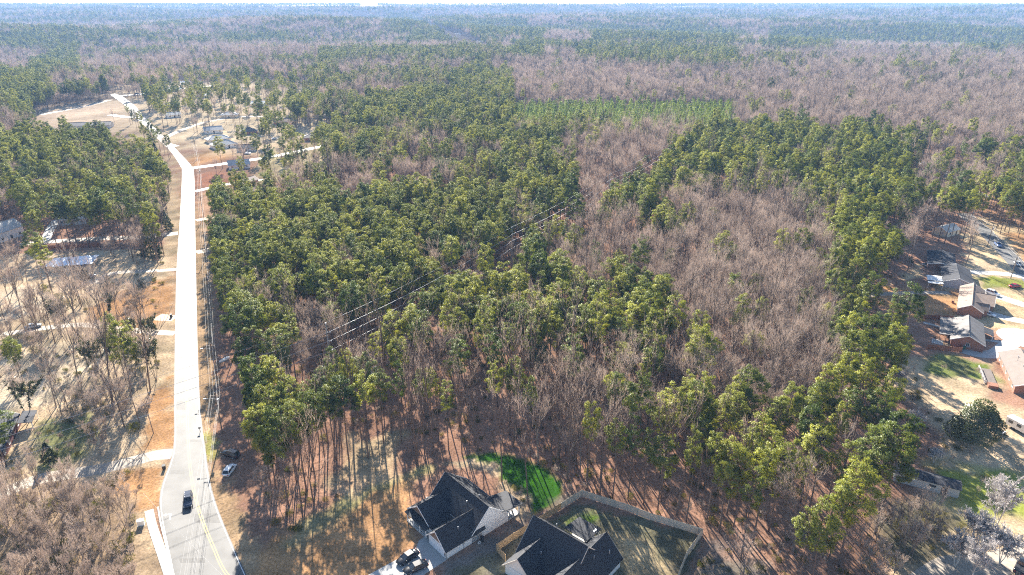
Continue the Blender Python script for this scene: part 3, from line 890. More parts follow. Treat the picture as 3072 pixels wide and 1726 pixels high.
def hip_roof(parent, x0, x1, y0, y1, ze, zr, m, oh=.4, name='roof', inset=None):
    w = (y1 - y0) / 2 if inset is None else inset
    s = (zr - ze) / ((y1 - y0) / 2)
    X0, X1, Y0, Y1, Z = x0 - oh, x1 + oh, y0 - oh, y1 + oh, ze - oh * s
    ym = (y0 + y1) / 2
    r0, r1 = (x0 + w, ym, zr), (x1 - w, ym, zr)
    c = [(X0, Y0, Z), (X1, Y0, Z), (X1, Y1, Z), (X0, Y1, Z)]
    mb = MB()
    mb.slab([c[0], c[1], r1, r0], .16); mb.slab([c[2], c[3], r0, r1], .16)
    mb.slab([c[3], c[0], r0], .16); mb.slab([c[1], c[2], r1], .16)
    r = mb.build(name, m, parent)
    k = MB()
    k.tube([(r0[0], r0[1], r0[2] + .03), (r1[0], r1[1], r1[2] + .03)], [.09, .09], 5)
    for a_, b_ in ((c[0], r0), (c[3], r0), (c[1], r1), (c[2], r1)): k.tube([(a_[0], a_[1], a_[2] + .03), (b_[0], b_[1], b_[2] + .03)], [.08, .08], 5)
    k.build('ridge_cap', m, r)
    return r


def vents(parent, pts):
    for p in pts:
        MB().lathe([(.07, -.4), (.07, .35), (.10, .36), (.10, .42), (.02, .43)], 8, p).build('roof_vent', M['galv'], parent)


# --- white house with charcoal roof, garage towards the drive (local axes: x back from the garage, y to the left)
h = thing('house', 'white house with charcoal roof and two black cars before its garage', 'house', HO, HA_ROT)
walls_gabled(h, 0, 9.0, 0, 5.7, 2.5, 5.2, M['siding'], name='wall', bp=2.85)
walls_gabled(h, 0, 14.1, 6.4, 16.1, 2.75, 6.8, M['siding'], axis='y', bp=10.7, name='wall')
walls_gabled(h, 1.6, 9.4, 7.0, 14.1, 2.5, 5.2, M['siding'], bp=11.0, name='wall')
gable_roof(h, 6.4, 15.2, 0, 14.1, 0, 0, M['shingle_black']) if False else None
rm = gable_roof(h, 0, 14.1, 6.4, 15.9, 2.6, 6.9, M['shingle_black'], axis='y', oh=.35, og=.35, bp=10.7)
gable_roof(h, 0, 9.3, 0, 5.7, 2.55, 5.2, M['shingle_black'], oh=.45, og=.4, bp=2.85)
gable_roof(h, 1.6, 9.6, 7.0, 14.6, 2.55, 5.35, M['shingle_black'], oh=.45, og=.5, bp=11.0)
MB().slab([(14.2, -.45, 3.72), (14.2, 5.3, 3.72), (19.8, 5.0, 2.75), (19.8, -.6, 2.75)][::-1], .14).build('porch_roof', M['shingle_black'], h)
MB().box(16.05, 19.4, .0, 4.6, -.05, .22).build('porch_floor', M['concrete'], h)
for q in ((19.2, .15), (19.2, 4.4)):
    MB().box(q[0] - .12, q[0] + .12, q[1] - .12, q[1] + .12, .22, 2.7).build('porch_post', M['white_trim'], h)
MB().poly([(16.1, -.02, 2.3), (19.3, -.02, 2.3), (19.3, -.02, 2.66), (16.1, -.02, 3.2)]).poly([(16.1, .1, 3.2), (19.3, .1, 2.66), (19.3, .1, 2.3), (16.1, .1, 2.3)]).build('porch_beam', M['siding'], h)
MB().box(16.4, 19.2, .02, .08, .95, 1.0).box(16.4, 19.2, .02, .08, .3, .35).build('railing', M['white_trim'], h)
# gables clad in brown shakes
MB().poly([(-.02, .35, 2.6), (-.02, 2.85, 4.95), (-.02, 5.35, 2.6)]).build('gable_cladding', M['brown_trim'], h)
MB().poly([(1.58, 7.4, 2.6), (1.58, 11.0, 5.0), (1.58, 13.8, 2.6)]).build('gable_cladding', M['brown_trim'], h)
gd = panel(h, 'garage_door', (0, 2.85, .05), (-1, 0), 4.7, 2.15, M['door_white'])
for i in range(4):
    panel(gd, 'door_panel', (-.05, 2.85, .1 + i * .53), (-1, 0), 4.5, .46, M['door_white'], .02)
for y_ in (8.3, 10.4, 12.6):
    window(h, (1.6, y_, 1.55), (-1, 0), 1.0, 1.5)
for x_ in (8.6, 13.6):
    pass
MB().box(.2, 1.55, 7.0, 14.0, -.05, .18).build('front_porch', M['concrete'], h)
for y_ in (7.2, 9.4, 11.6, 13.8):
    MB().box(.25, .43, y_ - .09, y_ + .09, .18, 2.45).build('porch_post', M['white_trim'], h)
MB().box(.3, .36, 7.3, 13.7, .95, 1.01).box(.3, .36, 7.3, 13.7, .35, .40).build('railing', M['white_trim'], h)
MB().slab([(-.05, 6.8, 2.45), (1.7, 6.8, 2.72), (1.7, 14.3, 2.72), (-.05, 14.3, 2.45)][::-1], .12).build('porch_roof', M['shingle_black'], h)
MB().box(-.06, .04, -.06, .04, 0, 2.4).build('downpipe', M['plastic_black'], h)
MB().box(-.07, .0, .35, .5, .5, 1.8).build('wall_lamp', M['plastic_black'], h)
MB().box(4.1, 4.5, -.1, -.01, 1.1, 1.7).tube([(4.3, -.05, 0), (4.3, -.05, 1.1)], [.04, .04], 6).build('meter_box', M['galv'], h)
vents(h, [(4.2, 1.5, 4.1), (9.2, 5.0, 5.5), (12.2, 4.6, 5.6), (5.0, 13.2, 3.6)])
t = thing('wheelie_bin', 'dark bin beside the white house\'s long blank wall', 'bin', Vector((*LA(8.3, -.95), 0)), HA_ROT)
MB().lathe([(.30, 0), (.34, .1), (.42, .95), (.44, 1.0)], 14).build('drum', M['plastic_black'], t)
MB().lathe([(.45, 1.0), (.46, 1.06), (.2, 1.12), (.02, 1.14)], 14).build('lid', M['plastic_black'], t)
t = thing('hose_reel', 'small pale hose reel on the ground beside the dark bin', 'hose reel', Vector((*LA(7.4, -1.2), 0)), HA_ROT)
MB().tube([(.3 * math.cos(a_), .1, .32 + .3 * math.sin(a_)) for a_ in np.linspace(0, 6.28, 13)], [.07] * 13, 5).build('hose', M['tarp'], t)
MB().box(-.25, .25, -.02, .22, 0, .06).box(-.03, .03, .08, .12, .06, .34).build('stand', M['galv'], t)

# --- second dark-roofed house inside the fence
HB = HO + HU * 6.3 + HV * -10.3
hb_rot = HA_ROT + rad(8)
BU = Vector((math.cos(hb_rot), math.sin(hb_rot), 0)); BV = Vector((-BU.y, BU.x, 0))
h = thing('house', 'white house with a large near-black roof inside the fenced yard', 'house', HB, hb_rot)
walls_gabled(h, 0, 9, -6.8, 0, 2.6, 6.0, M['siding'], bp=-3.4)
walls_gabled(h, -12, -.3, 3.3, 14.0, 2.6, 8.0, M['siding'], axis='y', bp=8.65)
walls_gabled(h, -4, 15.4, -15.7, -8.6, 2.5, 6.2, M['siding'], bp=-12.15)
gable_roof(h, -12.3, -.1, 3.3, 14.0, 2.6, 8.0, M['shingle_black'], axis='y', bp=8.65, trim='beige_trim')
gable_roof(h, 0, 7.6, -6.8, 0, 2.6, 6.0, M['shingle_black'], og=.6, bp=-3.4, trim='beige_trim')
gable_roof(h, -4, 15.4, -15.7, -8.6, 2.5, 6.2, M['shingle_black'], bp=-12.15, trim='beige_trim')
MB().slab([(13.8, -9.0, 3.5), (13.8, -3.4, 3.5), (19.0, -3.6, 2.9), (19.0, -9.0, 2.9)][::-1], .14).build('porch_roof', M['shingle_black'], h)
for q in ((18.6, -4), (18.6, -8.6)):
    MB().box(q[0] - .1, q[0] + .1, q[1] - .1, q[1] + .1, 0, 2.8).build('porch_post', M['white_trim'], h)
MB().box(14, 19, -8.8, -3.6, -.05, .15).build('porch_floor', M['concrete'], h)
gd = panel(h, 'garage_door', (0, -3.4, .05), (-1, 0), 4.8, 2.2, M['door_white'])
for i in range(4): panel(gd, 'door_panel', (-.05, -3.4, .1 + i * .54), (-1, 0), 4.6, .47, M['door_white'], .02)
MB().poly([(-.02, -6.4, 2.7), (-.02, -3.4, 5.7), (-.02, -.4, 2.7)]).build('gable_cladding', M['siding'], h)
for x_ in (3, 9): window(h, (x_, -15.7, 1.5), (0, -1), 1.0, 1.4)
vents(h, [(4.6, -4.9, 4.6), (8.1, -10.9, 5.2), (9.6, -13.4, 5.2), (13.5, -14.3, 4.3), (12, -3, 5.0)])
MB().box(17.0, 18.0, -8.6, -8.2, 3.1, 3.2).build('skylight_strip', M['white_trim'], h)

# --- generic dwelling
def dwelling(label, loc, rz, L, W, ze, zr, wall, roof, kind='gable', chimney=None, nwin=4, carport=False, name='house', trim='white_trim', cat='house', group=None, gwin=True, door=True):
    h = thing(name, label, cat, loc, rz, group)
    if kind == 'gable':
        walls_gabled(h, -L / 2, L / 2, -W / 2, W / 2, ze, zr, M[wall])
        gable_roof(h, -L / 2, L / 2, -W / 2, W / 2, ze, zr, M[roof], trim=trim)
    else:
        MB().box(-L / 2, L / 2, -W / 2, W / 2, -.1, ze - .06).build('wall', M[wall], h)
        hip_roof(h, -L / 2, L / 2, -W / 2, W / 2, ze, zr, M[roof])
    if nwin:
        for s in (-1, 1):
            for i in range(nwin):
                x_ = -L / 2 + L * (i + .5) / nwin
                if s < 0 and i == nwin // 2 and door:
                    panel(h, 'door', (x_, -W / 2, 0), (0, -1), 1.0, 2.05, M['door_dark'])
                else:
                    window(h, (x_, s * W / 2, 1.5), (0, s), 1.1, 1.1)
        if gwin:
            for s in (-1, 1): window(h, (s * L / 2, -W * .2, 1.5), (s, 0), .9, 1.0)
    if chimney:
        x_, y_, z_ = chimney
        MB().box(x_ - .45, x_ + .45, y_ - .35, y_ + .35, 0, z_).build('chimney', M['brick'], h)
    return h


# right-hand row ------------------------------------------------------------------------------
def frame(o, d):
    d = Vector((d[0], d[1], 0)).normalized()
    return math.atan2(d.y, d.x)
rd = frame(None, (9.5, 15.8))
D0 = Vector((146.0, 196.5, 0))
h = thing('house', 'brick house with streaky grey roof and a walled patio behind it', 'house', D0, rd)
walls_gabled(h, -8.6, 8.6, -4.4, 4.3, 2.6, 4.75, M['brick'], bp=0)
gable_roof(h, -8.6, 8.6, -4.4, 4.3, 2.65, 4.8, M['shingle_grey'], bp=0, og=.3)
MB().slab([(-6.0, 4.2, 2.78), (8.9, 4.2, 2.78), (8.9, 7.6, 2.35), (-6.0, 7.6, 2.35)], .1).build('patio_roof', M['shingle_grey'], h)
for x_ in (-5.6, 1.5, 8.4): MB().box(x_ - .08, x_ + .08, 7.2, 7.36, 0, 2.38).build('patio_post', M['fence_new'], h)
window(h, (-8.6, -.2, 1.6), (-1, 0), .9, 1.1)
for x_ in (-5, -1, 3, 6.5): window(h, (x_, -4.4, 1.5), (0, -1), 1.2, 1.1)
MB().slab([(2.0, -4.3, 2.6), (2.0, -7.4, 1.9), (7.0, -7.4, 1.9), (7.0, -4.3, 2.6)], .12).build('carport_roof', M['shingle_dark'], h)
for x_ in (2.2, 6.8): MB().box(x_ - .08, x_ + .08, -7.2, -7.04, 0, 1.86).build('carport_post', M['white_trim'], h)
vents(h, [(5.5, 1.6, 4.0), (7.2, 3.2, 3.2)])
t = thing('patio_deck', 'raised wooden patio deck with pale paving behind the grey-roofed brick house', 'deck', D0, rd)
for i in range(11):
    MB().box(-9.5, -5.8, 3.6 + i * .52, 4.06 + i * .52, .0, .18).build('plank', M['concrete' if i > 4 else 'fence_new'], t)
for x_, y_ in ((-7.3, 4.6), (-6.5, 5.4), (-7.8, 5.6)):
    t = thing('patio_chair', 'brown patio chair on the wooden deck of the grey-roofed house', 'chair', D0 + Vector((math.cos(rd) * x_ - math.sin(rd) * y_, math.sin(rd) * x_ + math.cos(rd) * y_, .18)), rd + x_, 'patio chairs on the deck')
    MB().box(-.25, .25, -.25, .25, .38, .44).build('seat', M['rust'], t)
    MB().box(-.25, .25, .2, .26, .44, .95).build('backrest', M['rust'], t)
    for a_ in (-.22, .22):
        for b_ in (-.22, .22): MB().box(a_ - .03, a_ + .03, b_ - .03, b_ + .03, 0, .38).build('leg', M['rust'], t)
def inD(x_, y_, z_=0): return D0 + Vector((math.cos(rd) * x_ - math.sin(rd) * y_, math.sin(rd) * x_ + math.cos(rd) * y_, z_))
t = thing('barbecue_grill', 'black kettle grill at the far corner of the pale patio', 'grill', inD(-6.8, 8.6, .18), rd)
MB().lathe([(.05, .55), (.3, .6), (.42, .8), (.38, .95), (.1, 1.1)], 12).build('kettle', M['plastic_black'], t, True)
for a_ in (0, 2.1, 4.2): MB().tube([(.2 * math.cos(a_), .2 * math.sin(a_), .6), (.38 * math.cos(a_), .38 * math.sin(a_), 0)], [.025, .025], 5).build('leg', M['galv'], t)
t = thing('wheelie_bin', 'dark green wheelie bin by the brick gable with the small window', 'bin', at(2892, 1048), rd)
MB().box(-.32, .32, -.36, .36, .08, 1.0).build('bin_body', M['plastic_green'], t)
MB().slab([(-.36, -.4, 1.03), (.36, -.4, 1.03), (.36, .42, 1.1), (-.36, .42, 1.1)], .05).build('lid', M['plastic_green'], t)

re_ = frame(None, (13.9, 21.0))
E0 = Vector((163.5, 222.5, 0))
h = thing('house', 'brick house with tan roof and two stepped front gables', 'house', E0, re_)
walls_gabled(h, -11.6, 11.6, -3.6, 3.6, 2.6, 4.6, M['brick'], bp=0)
gable_roof(h, -11.6, 11.6, -3.6, 3.6, 2.65, 4.65, M['shingle_tan'], bp=0, og=.3)
walls_gabled(h, -9.2, -3.6, -11.6 + 5.2, -3, 2.4, 4.0, M['brick'], axis='y', bp=-6.4 + 0) if False else None
for (a0, a1, b0, zr) in ((-8.6, -4.2, -5.0, 4.0), (-3.2, 8.2, -6.6, 4.5)):
    walls_gabled(h, b0, -1, a0, a1, 2.5, zr, M['brick'], axis='y', name='wall')
    gable_roof(h, b0, -.3, a0, a1, 2.55, zr, M['shingle_tan'], axis='y', og=.3)
for x_ in (-9, -5, 0, 5, 9): window(h, (x_, 3.6, 1.5), (0, 1), 1.1, 1.1)
window(h, (2.5, -6.6, 1.5), (0, -1), 1.6, 1.2)
vents(h, [(9.5, -.8, 4.2), (2, 1.6, 3.8), (-6, 1.8, 3.7)])
t = thing('armchair', 'brown garden armchair on the tan-roofed house\'s bare back lawn', 'chair', at(2858, 909), 1.0)
MB().box(-.45, .45, -.4, .4, .15, .45).build('seat', M['rust'], t)
MB().box(-.45, .45, .28, .45, .45, .95).build('backrest', M['rust'], t)
for s in (-1, 1): MB().box(s * .5 - .08, s * .5 + .08, -.4, .4, .1, .65).build('armrest', M['rust'], t)

F0 = (Vector((172, 256, 0)) + Vector((180.8, 251.7, 0)) + Vector((173, 237.4, 0)) + Vector((163, 236.8, 0))) / 4
h = dwelling('long house with dark blue-black roof beside a pale lean-to', F0, frame(None, (8.6, 17)), 17.5, 9.3, 2.6, 4.3, 'grey_siding', 'shingle_dark', nwin=4)
vents(h, [(2, 2.2, 3.4)])
t = thing('lean_to', 'pale sheet-roofed lean-to behind the dark-roofed house', 'shelter', Vector((162.6, 244.0, 0)), frame(None, (7, 15)))
MB().slab([(-7.5, -2.4, 2.55), (1.5, -2.4, 2.55), (1.5, 2.6, 2.25), (-7.5, 2.6, 2.25)], .06).build('sheet_roof', M['tarp'], t)
MB().slab([(-7.6, -2.4, 2.35), (-4.5, -2.4, 2.62), (-4.5, 2.6, 2.34), (-7.6, 2.6, 2.05)], .06).build('sheet_roof', M['shingle_dark'], t)
for x_ in (-7.3, -3, 1.3):
    for y_ in (-2.2, 2.4): MB().box(x_ - .06, x_ + .06, y_ - .06, y_ + .06, 0, 2.3).build('post', M['white_trim'], t)
F1 = Vector((176.5, 263.5, 0))
dwelling('dark flat-roofed house beyond the long dark house, under tall pines', F1, frame(None, (9, 16)), 17, 9.5, 2.7, 3.6, 'brick', 'shingle_dark', nwin=4)
t = thing('trampoline', 'round black trampoline with a pale rim behind the dark houses', 'trampoline', at(2782, 800))
MB().lathe([(1.9, .85), (1.9, .9), (0.02, .9)], 24).build('mat', M['plastic_black'], t)
MB().tube([(2.05 * math.cos(a_), 2.05 * math.sin(a_), .88) for a_ in np.linspace(0, 2 * math.pi, 25)], [.12] * 25, 5).build('rim_pad', M['tarp'], t)
for a_ in np.linspace(0, 2 * math.pi, 7)[:-1]: MB().tube([(2 * math.cos(a_), 2 * math.sin(a_), .85), (2 * math.cos(a_), 2 * math.sin(a_), 0)], [.04, .04], 5).build('leg', M['galv'], t)
for a_ in np.linspace(0, 2 * math.pi, 7)[:-1]: MB().tube([(2.1 * math.cos(a_), 2.1 * math.sin(a_), .85), (2.1 * math.cos(a_), 2.1 * math.sin(a_), 2.4)], [.03, .03], 5).build('net_pole', M['galv'], t)

C0 = Vector((145.6, 171.5, 0))
h = dwelling('pale-walled brick house with taupe roof cut by the right edge', C0 + Vector((1.8, -.6, 0)), frame(None, (6.3, 14.6)), 21, 9.6, 2.6, 4.7, 'brick', 'shingle_taupe', nwin=5)
vents(h, [(5.5, 1.5, 4.1), (6.8, -.5, 4.6), (-.5, 1.5, 4.1)])
MB().tube([(3.4, 2.0, 3.5), (3.4, 2.0, 5.4)], [.03, .03], 5).build('antenna', M['plastic_black'], h)
t = thing('timber_deck', 'grey timber deck with red-brown rails behind the taupe-roofed house', 'deck', at(2962, 1132), frame(None, (6.3, 14.6)))
for i in range(14):
    MB().box(-4.6 + i * .68, -4.0 + i * .68, -1.6, 1.6, .3, .36).build('plank', M['shingle_taupe'], t)
for x_ in (-4.6, -1.5, 1.6, 4.7): MB().box(x_ - .06, x_ + .06, 1.5, 1.62, 0, 1.25).build('post', M['white_trim'], t)
MB().box(-4.7, 4.8, 1.5, 1.62, 1.15, 1.25).build('handrail', M['white_trim'], t)
MB().box(-7.0, -4.8, -1.4, 1.0, 0, .9).build('steps', M['rust'], t)
# black shed at lower right
t = thing('shed', 'long grey shed with a dark low roof in the shade by the woods', 'shed', Vector((92.6, 124.2, 0)), frame(None, (11.5, -6.2)))
MB().box(-6.3, 6.3, -1.7, 1.7, -.05, 2.15).build('wall', M['grey_siding'], t)
MB().slab([(-6.6, -1.95, 2.35), (6.6, -1.95, 2.35), (6.6, .0, 2.75), (-6.6, .0, 2.75)], .1).slab([(-6.6, .0, 2.75), (6.6, .0, 2.75), (6.6, 1.95, 2.35), (-6.6, 1.95, 2.35)], .1).build('roof', M['shingle_dark'], t)
panel(t, 'door', (3.5, -1.7, 0), (0, -1), 1.1, 1.9, M['door_dark'])
panel(t, 'window', (1.2, -1.7, 1.2), (0, -1), 1.3, .5, M['pane'])
t = thing('garden_cart', 'small white cart left on the tan lawn near the magnolia', 'cart', at(3007, 1302), .6)
MB().slab([(-.7, -.4, .6), (.7, -.4, .6), (.6, .4, .55), (-.6, .4, .55)], .3).build('tray', M['siding'], t)
for s in (-1, 1): MB().lathe([(.05, -.04), (.22, -.04), (.22, .04), (.05, .04)], 10, (0, s * .45, .22), 'y').build('wheel', M['rubber'], t)

# left-hand houses -------------------------------------------------------------------------------
def hz_loc(px, py): return at(px, py)
t0 = at(205, 812)
h = thing('house', 'low house under a crumpled silvery roof left of the road', 'house', at(222, 800), rad(14))
MB().box(-7.5, 7.5, -4.5, 4.5, -.1, 2.5).build('wall', M['cream'], h)
mb = MB(); nxr, nyr = 16, 11
for j in range(nyr):
    for i in range(nxr):
        x_ = -8.6 + 17.2 * i / (nxr - 1); y_ = -5.4 + 10.8 * j / (nyr - 1)
        mb.v.append((x_ + .25 * math.sin(j * 1.7), y_ + .3 * math.sin(i * 1.3), 2.45 + 1.7 * (1 - abs(y_) / 5.4) * min(1, (8.9 - abs(x_)) / 3) + .14 * math.sin(i * 2.1 + j) + .1 * random.uniform(-1, 1)))
for j in range(nyr - 1):
    for i in range(nxr - 1): mb.f.append((j * nxr + i, j * nxr + i + 1, (j + 1) * nxr + i + 1, (j + 1) * nxr + i))
mb.build('roof', M['metal_roof'], h)
MB().box(-.2, .5, 1.4, 2.0, 2.5, 5.0).build('chimney', M['plastic_black'], h)
for x_ in (-5, -1.5, 2, 5.5): window(h, (x_, -4.5, 1.4), (0, -1), 1.1, 1.0)
MB().slab([(2, -4.4, 2.3), (2, -7, 2.0), (7, -7, 2.0), (7, -4.4, 2.3)], .08).build('porch_roof', M['shingle_dark'], h)
for x_ in (2.2, 6.8): MB().box(x_ - .07, x_ + .07, -6.9, -6.76, 0, 1.98).build('porch_post', M['plastic_black'], h)
h = dwelling('white gabled house cut by the left edge beyond the row of pines', at(14, 715), rad(75), 13, 9, 4.6, 7.6, 'siding', 'shingle_pale', nwin=3)
h = dwelling('dark blue-roofed house cut by the left edge with a maroon brick end', at(-30, 1340), rad(112), 17, 9.5, 3.0, 5.2, 'darkbrick', 'shingle_dark', nwin=4)
MB().slab([(4, -5.4, 2.9), (4, -8.5, 2.4), (10, -8.5, 2.4), (10, -5.4, 2.9)], .12).build('porch_roof', M['shingle_dark'], h)
for x_ in (4.3, 9.7): MB().box(x_ - .09, x_ + .09, -8.4, -8.2, 0, 2.35).build('porch_post', M['white_trim'], h)
h = dwelling('long low house with weathered grey roof on the open brown field', at(268, 384), rad(12), 36, 11, 3.0, 5.0, 'grey_siding', 'shingle_grey', nwin=8)
h = dwelling('small pale blue shed below the long grey-roofed house', at(155, 398), rad(6), 7, 5.5, 2.8, 3.8, 'grey_siding', 'shingle_pale', nwin=1, name='shed', cat='shed', gwin=False, door=False)
SUB = [  # label, pixel, rotation, L, W, eave, ridge, wall, roof, kind
    ('pale house with light hip roof nearest the road beyond the side street', (672, 442), 40, 17, 11, 2.8, 5.6, 'siding', 'shingle_pale', 'hip'),
    ('bright-roofed house directly behind the pale hip-roofed one', (655, 425), 38, 17, 10, 2.8, 5.2, 'cream', 'shingle_pale', 'hip'),
    ('white house with row of lit windows left of the lawn', (640, 398), 30, 14, 10, 2.8, 5.2, 'siding', 'shingle_pale', 'gable'),
    ('small grey hip-roofed house on the far side of the open lawn', (748, 402), 28, 12, 10, 2.8, 5.5, 'brick', 'shingle_grey', 'hip'),
    ('dark low house behind the bare tree at the foot of the lawn', (742, 452), 10, 13, 9, 2.7, 4.6, 'grey_siding', 'shingle_dark', 'gable'),
    ('pale green-grey gabled house beside the side street corner', (718, 503), 24, 13, 9, 2.8, 5.2, 'siding', 'shingle_pale', 'gable'),
    ('small olive-roofed house with dark side below the side street', (742, 558), 62, 11, 7.5, 3.4, 5.0, 'darkbrick', 'shingle_tan', 'gable'),
    ('pink-roofed bungalow showing through the tall pines', (790, 583), 8, 16, 7, 2.6, 4.2, 'cream', 'pink_roof', 'gable'),
    ('wide brown ranch house with twin triangular gables', (958, 420), 4, 24, 12, 2.8, 5.2, 'brick', 'shingle_taupe', 'hip'),
    ('white roof glimpsed between dark evergreens far up the road', (560, 248), 10, 14, 9, 2.8, 4.8, 'siding', 'tarp', 'gable'),
    ('low white house at the end of the far clearing', (528, 272), 0, 16, 9, 2.8, 4.6, 'cream', 'tarp', 'gable'),
    ('white cottage deep among trees beyond the suburb lawn', (810, 262), 20, 12, 9, 2.8, 4.8, 'siding', 'shingle_pale', 'gable'),
    ('house with dark roof behind the left pine block', (372, 522), 25, 15, 9, 2.8, 4.8, 'cream', 'shingle_pale', 'gable'),
    ('grey house partly behind the row of tall thin pines', (228, 668), 10, 13, 8, 3, 5.4, 'grey_siding', 'shingle_pale', 'gable'),
    ('pale low house among dark evergreens up the far street', (600, 292), 20, 16, 10, 2.8, 5.0, 'siding', 'tarp', 'gable'),
    ('cream house with pale roof above the open lawn, nearest the evergreens', (690, 352), 12, 15, 10, 2.8, 5.0, 'cream', 'shingle_pale', 'hip'),
    ('grey-roofed house behind the trees left of the ranch house', (850, 372), 15, 15, 10, 2.8, 5.0, 'brick', 'shingle_grey', 'gable'),
    ('white house deep in the suburb beyond the ranch house', (905, 300), 8, 16, 10, 2.8, 5.0, 'siding', 'tarp', 'gable'),
    ('pale house at the far right of the suburb clearing', (1000, 352), 30, 15, 10, 2.8, 5.0, 'siding', 'shingle_pale', 'hip'),
    ('white-roofed house beside the upper suburb lane', (775, 318), 5, 15, 10, 2.8, 5.0, 'cream', 'tarp', 'gable'),
    ('small white house at the upper bend of the suburb lane', (520, 352), 40, 12, 9, 2.8, 5.0, 'siding', 'shingle_pale', 'gable'),
    ('white house glimpsed through bare woods at the far right', (2925, 402), 40, 12, 8, 2.8, 5, 'siding', 'shingle_pale', 'gable'),
    ('cream house at the edge of the tall pines right of centre', (2835, 702), 30, 10, 7, 2.7, 4.4, 'cream', 'shingle_pale', 'gable'),
]
for lb, px_, r_, L_, W_, ze, zr, wl, rf, kd in SUB:
    p_ = at(*px_); p_.z = float(hills(p_.x, p_.y))
    dwelling(lb, p_, rad(r_), L_, W_, ze, zr, wl, rf, kd, nwin=max(2, int(L_ / 4)))
FAR_B = [('pale warehouse near the horizon, left of the long white one', (2178, 17), 90, 30, 'tarp'), ('long white warehouse near the horizon above the brown woods', (2225, 20), 170, 40, 'tarp'),
         ('white flat building in the haze right of centre', (2575, 38), 120, 40, 'tarp'), ('long pale shed in the haze near the right edge', (3005, 52), 110, 35, 'tarp'),
         ('small white house far off amid grey woods above the power line', (1475, 50), 26, 14, 'tarp'), ('white house far off right of the power line', (1500, 48), 24, 14, 'tarp'),
         ('tiny bright house in the far woods above centre', (1637, 62), 26, 14, 'tarp'), ('yellow-white barn in the haze above the power line', (1337, 46), 30, 14, 'cream'),
         ('beige hut with a pale roof on the bare clearing at upper right', (2967, 176), 9, 9, 'cream')]
for lb, px_, L_, W_, wl in FAR_B:
    p = at(*px_); p.z = float(hills(p.x, p.y)) - .5
    dwelling(lb, p, 0.1, L_, W_, 7 if L_ > 60 else 5, 9 if L_ > 60 else 8, wl, 'tarp', 'gable', nwin=0, name='warehouse' if L_ > 60 else 'house', cat='building')

# ------------------------------------------------------------------ fences
def fence(label, pts, hgt, board, name='fence', panel_l=2.4, step=None):
    root = thing(name, label, 'fence', (pts[0][0], pts[0][1], 0))
    o = Vector((pts[0][0], pts[0][1]))
    for k in range(len(pts) - 1):
        a, b = Vector(pts[k]), Vector(pts[k + 1])
        Ln = (b - a).length
        n = max(1, round(Ln / panel_l)); d = (b - a) / Ln; nr = Vector((-d.y, d.x))
        for i in range(n):
            s0, s1 = Ln * i / n, Ln * (i + 1) / n
            mb = MB(); np_ = 14
            def qb(u0, u1, w0, w1, z0, z1):
                vs = [(*(a + d * u + nr * w - o), z) for z in (z0, z1) for w in (w0, w1) for u in (u0, u1)]
                kk = len(mb.v); mb.v += [tuple(v) for v in vs]
                for q in ((0, 1, 3, 2), (4, 6, 7, 5), (0, 4, 5, 1), (2, 3, 7, 6), (0, 2, 6, 4), (1, 5, 7, 3)): mb.f.append(tuple(kk + j for j in q))
            for j in range(np_):
                u0 = s0 + .06 + (s1 - s0 - .12) * j / np_
                qb(u0, u0 + (s1 - s0 - .12) / np_ * .88, -.012, .012, .05, hgt + random.uniform(-.03, .03))
            for z_ in (.35, hgt * .55, hgt - .3): qb(s0 + .05, s1 - .05, -.06, -.0125, z_, z_ + .09)
            mb.build('fence_panel', board, root)
            mb = MB()
            qb(s0 - .06, s0 + .05, -.05, .06, 0, hgt + .08)
            mb.build('post', board, root)
    return root


fence('new pale timber privacy fence along the left side of the second dark-roofed house', [(-1.3, 101.4), (-3.0, 104.2), (10.5, 116.2)], 1.85, M['fence_new'])
fence('weathered grey privacy fence round the back yard of the second dark-roofed house', [(10.5, 116.2), (15.2, 120.3), (24.5, 115.7), (28.5, 113.2), (38.6, 108.4), (33.9, 102.3), (31.7, 98.1), (27.5, 90.5)], 1.85, M['fence_grey'])
fence('red-brown board fence walling the patio of the grey-roofed house', [tuple(at(2778, 1048)[:2]), tuple(at(2884, 1058)[:2]), tuple(at(2886, 1046)[:2])], 1.7, M['fence_red'])
fence('red-brown board fence between the tan-roofed and grey-roofed yards', [tuple(at(2770, 958)[:2]), tuple(at(2858, 962)[:2])], 1.7, M['fence_red'])
fence('long dark board fence behind the silvery-roofed house', [tuple(at(95, 752)[:2]), tuple(at(200, 748)[:2]), tuple(at(305, 740)[:2])], 2.0, M['fence_red'])

# ------------------------------------------------------------------ roadside pieces
def mailbox(label, px, rz=0):
    t = thing('mailbox', label, 'mailbox', at(*px), rz)
    MB().box(-.06, .06, -.06, .06, 0, 1.05).build('post', M['polewood'], t)
    MB().box(-.3, .3, -.13, .13, 1.05, 1.25).tube([(-.3, 0, 1.25), (.3, 0, 1.25)], [.13, .13], 10).build('box', M['plastic_black'], t)
    MB().box(.1, .3, .14, .16, 1.2, 1.4).build('flag', M['lamp_red'], t)
mailbox('black mailbox on a post at the right edge of the road', (601, 1296), .2)
mailbox('black mailbox on a post beside the side street corner lawn', (525, 460), .2)
def wbin(label, px, m, rz=0):
    t = thing('wheelie_bin', label, 'bin', at(*px), rz)
    MB().box(-.32, .32, -.36, .36, .08, 1.05).build('bin_body', m, t)
    MB().slab([(-.36, -.4, 1.08), (.36, -.4, 1.08), (.36, .42, 1.15), (-.36, .42, 1.15)], .05).build('lid', m, t)
    for s in (-1, 1): MB().lathe([(.02, -.04), (.13, -.04), (.13, .04), (.02, .04)], 8, (s * .25, .34, .13), 'y').build('wheel', M['rubber'], t)
wbin('tall black wheelie bin at the lower left driveway mouth', (493, 1408), M['plastic_black'], .3)
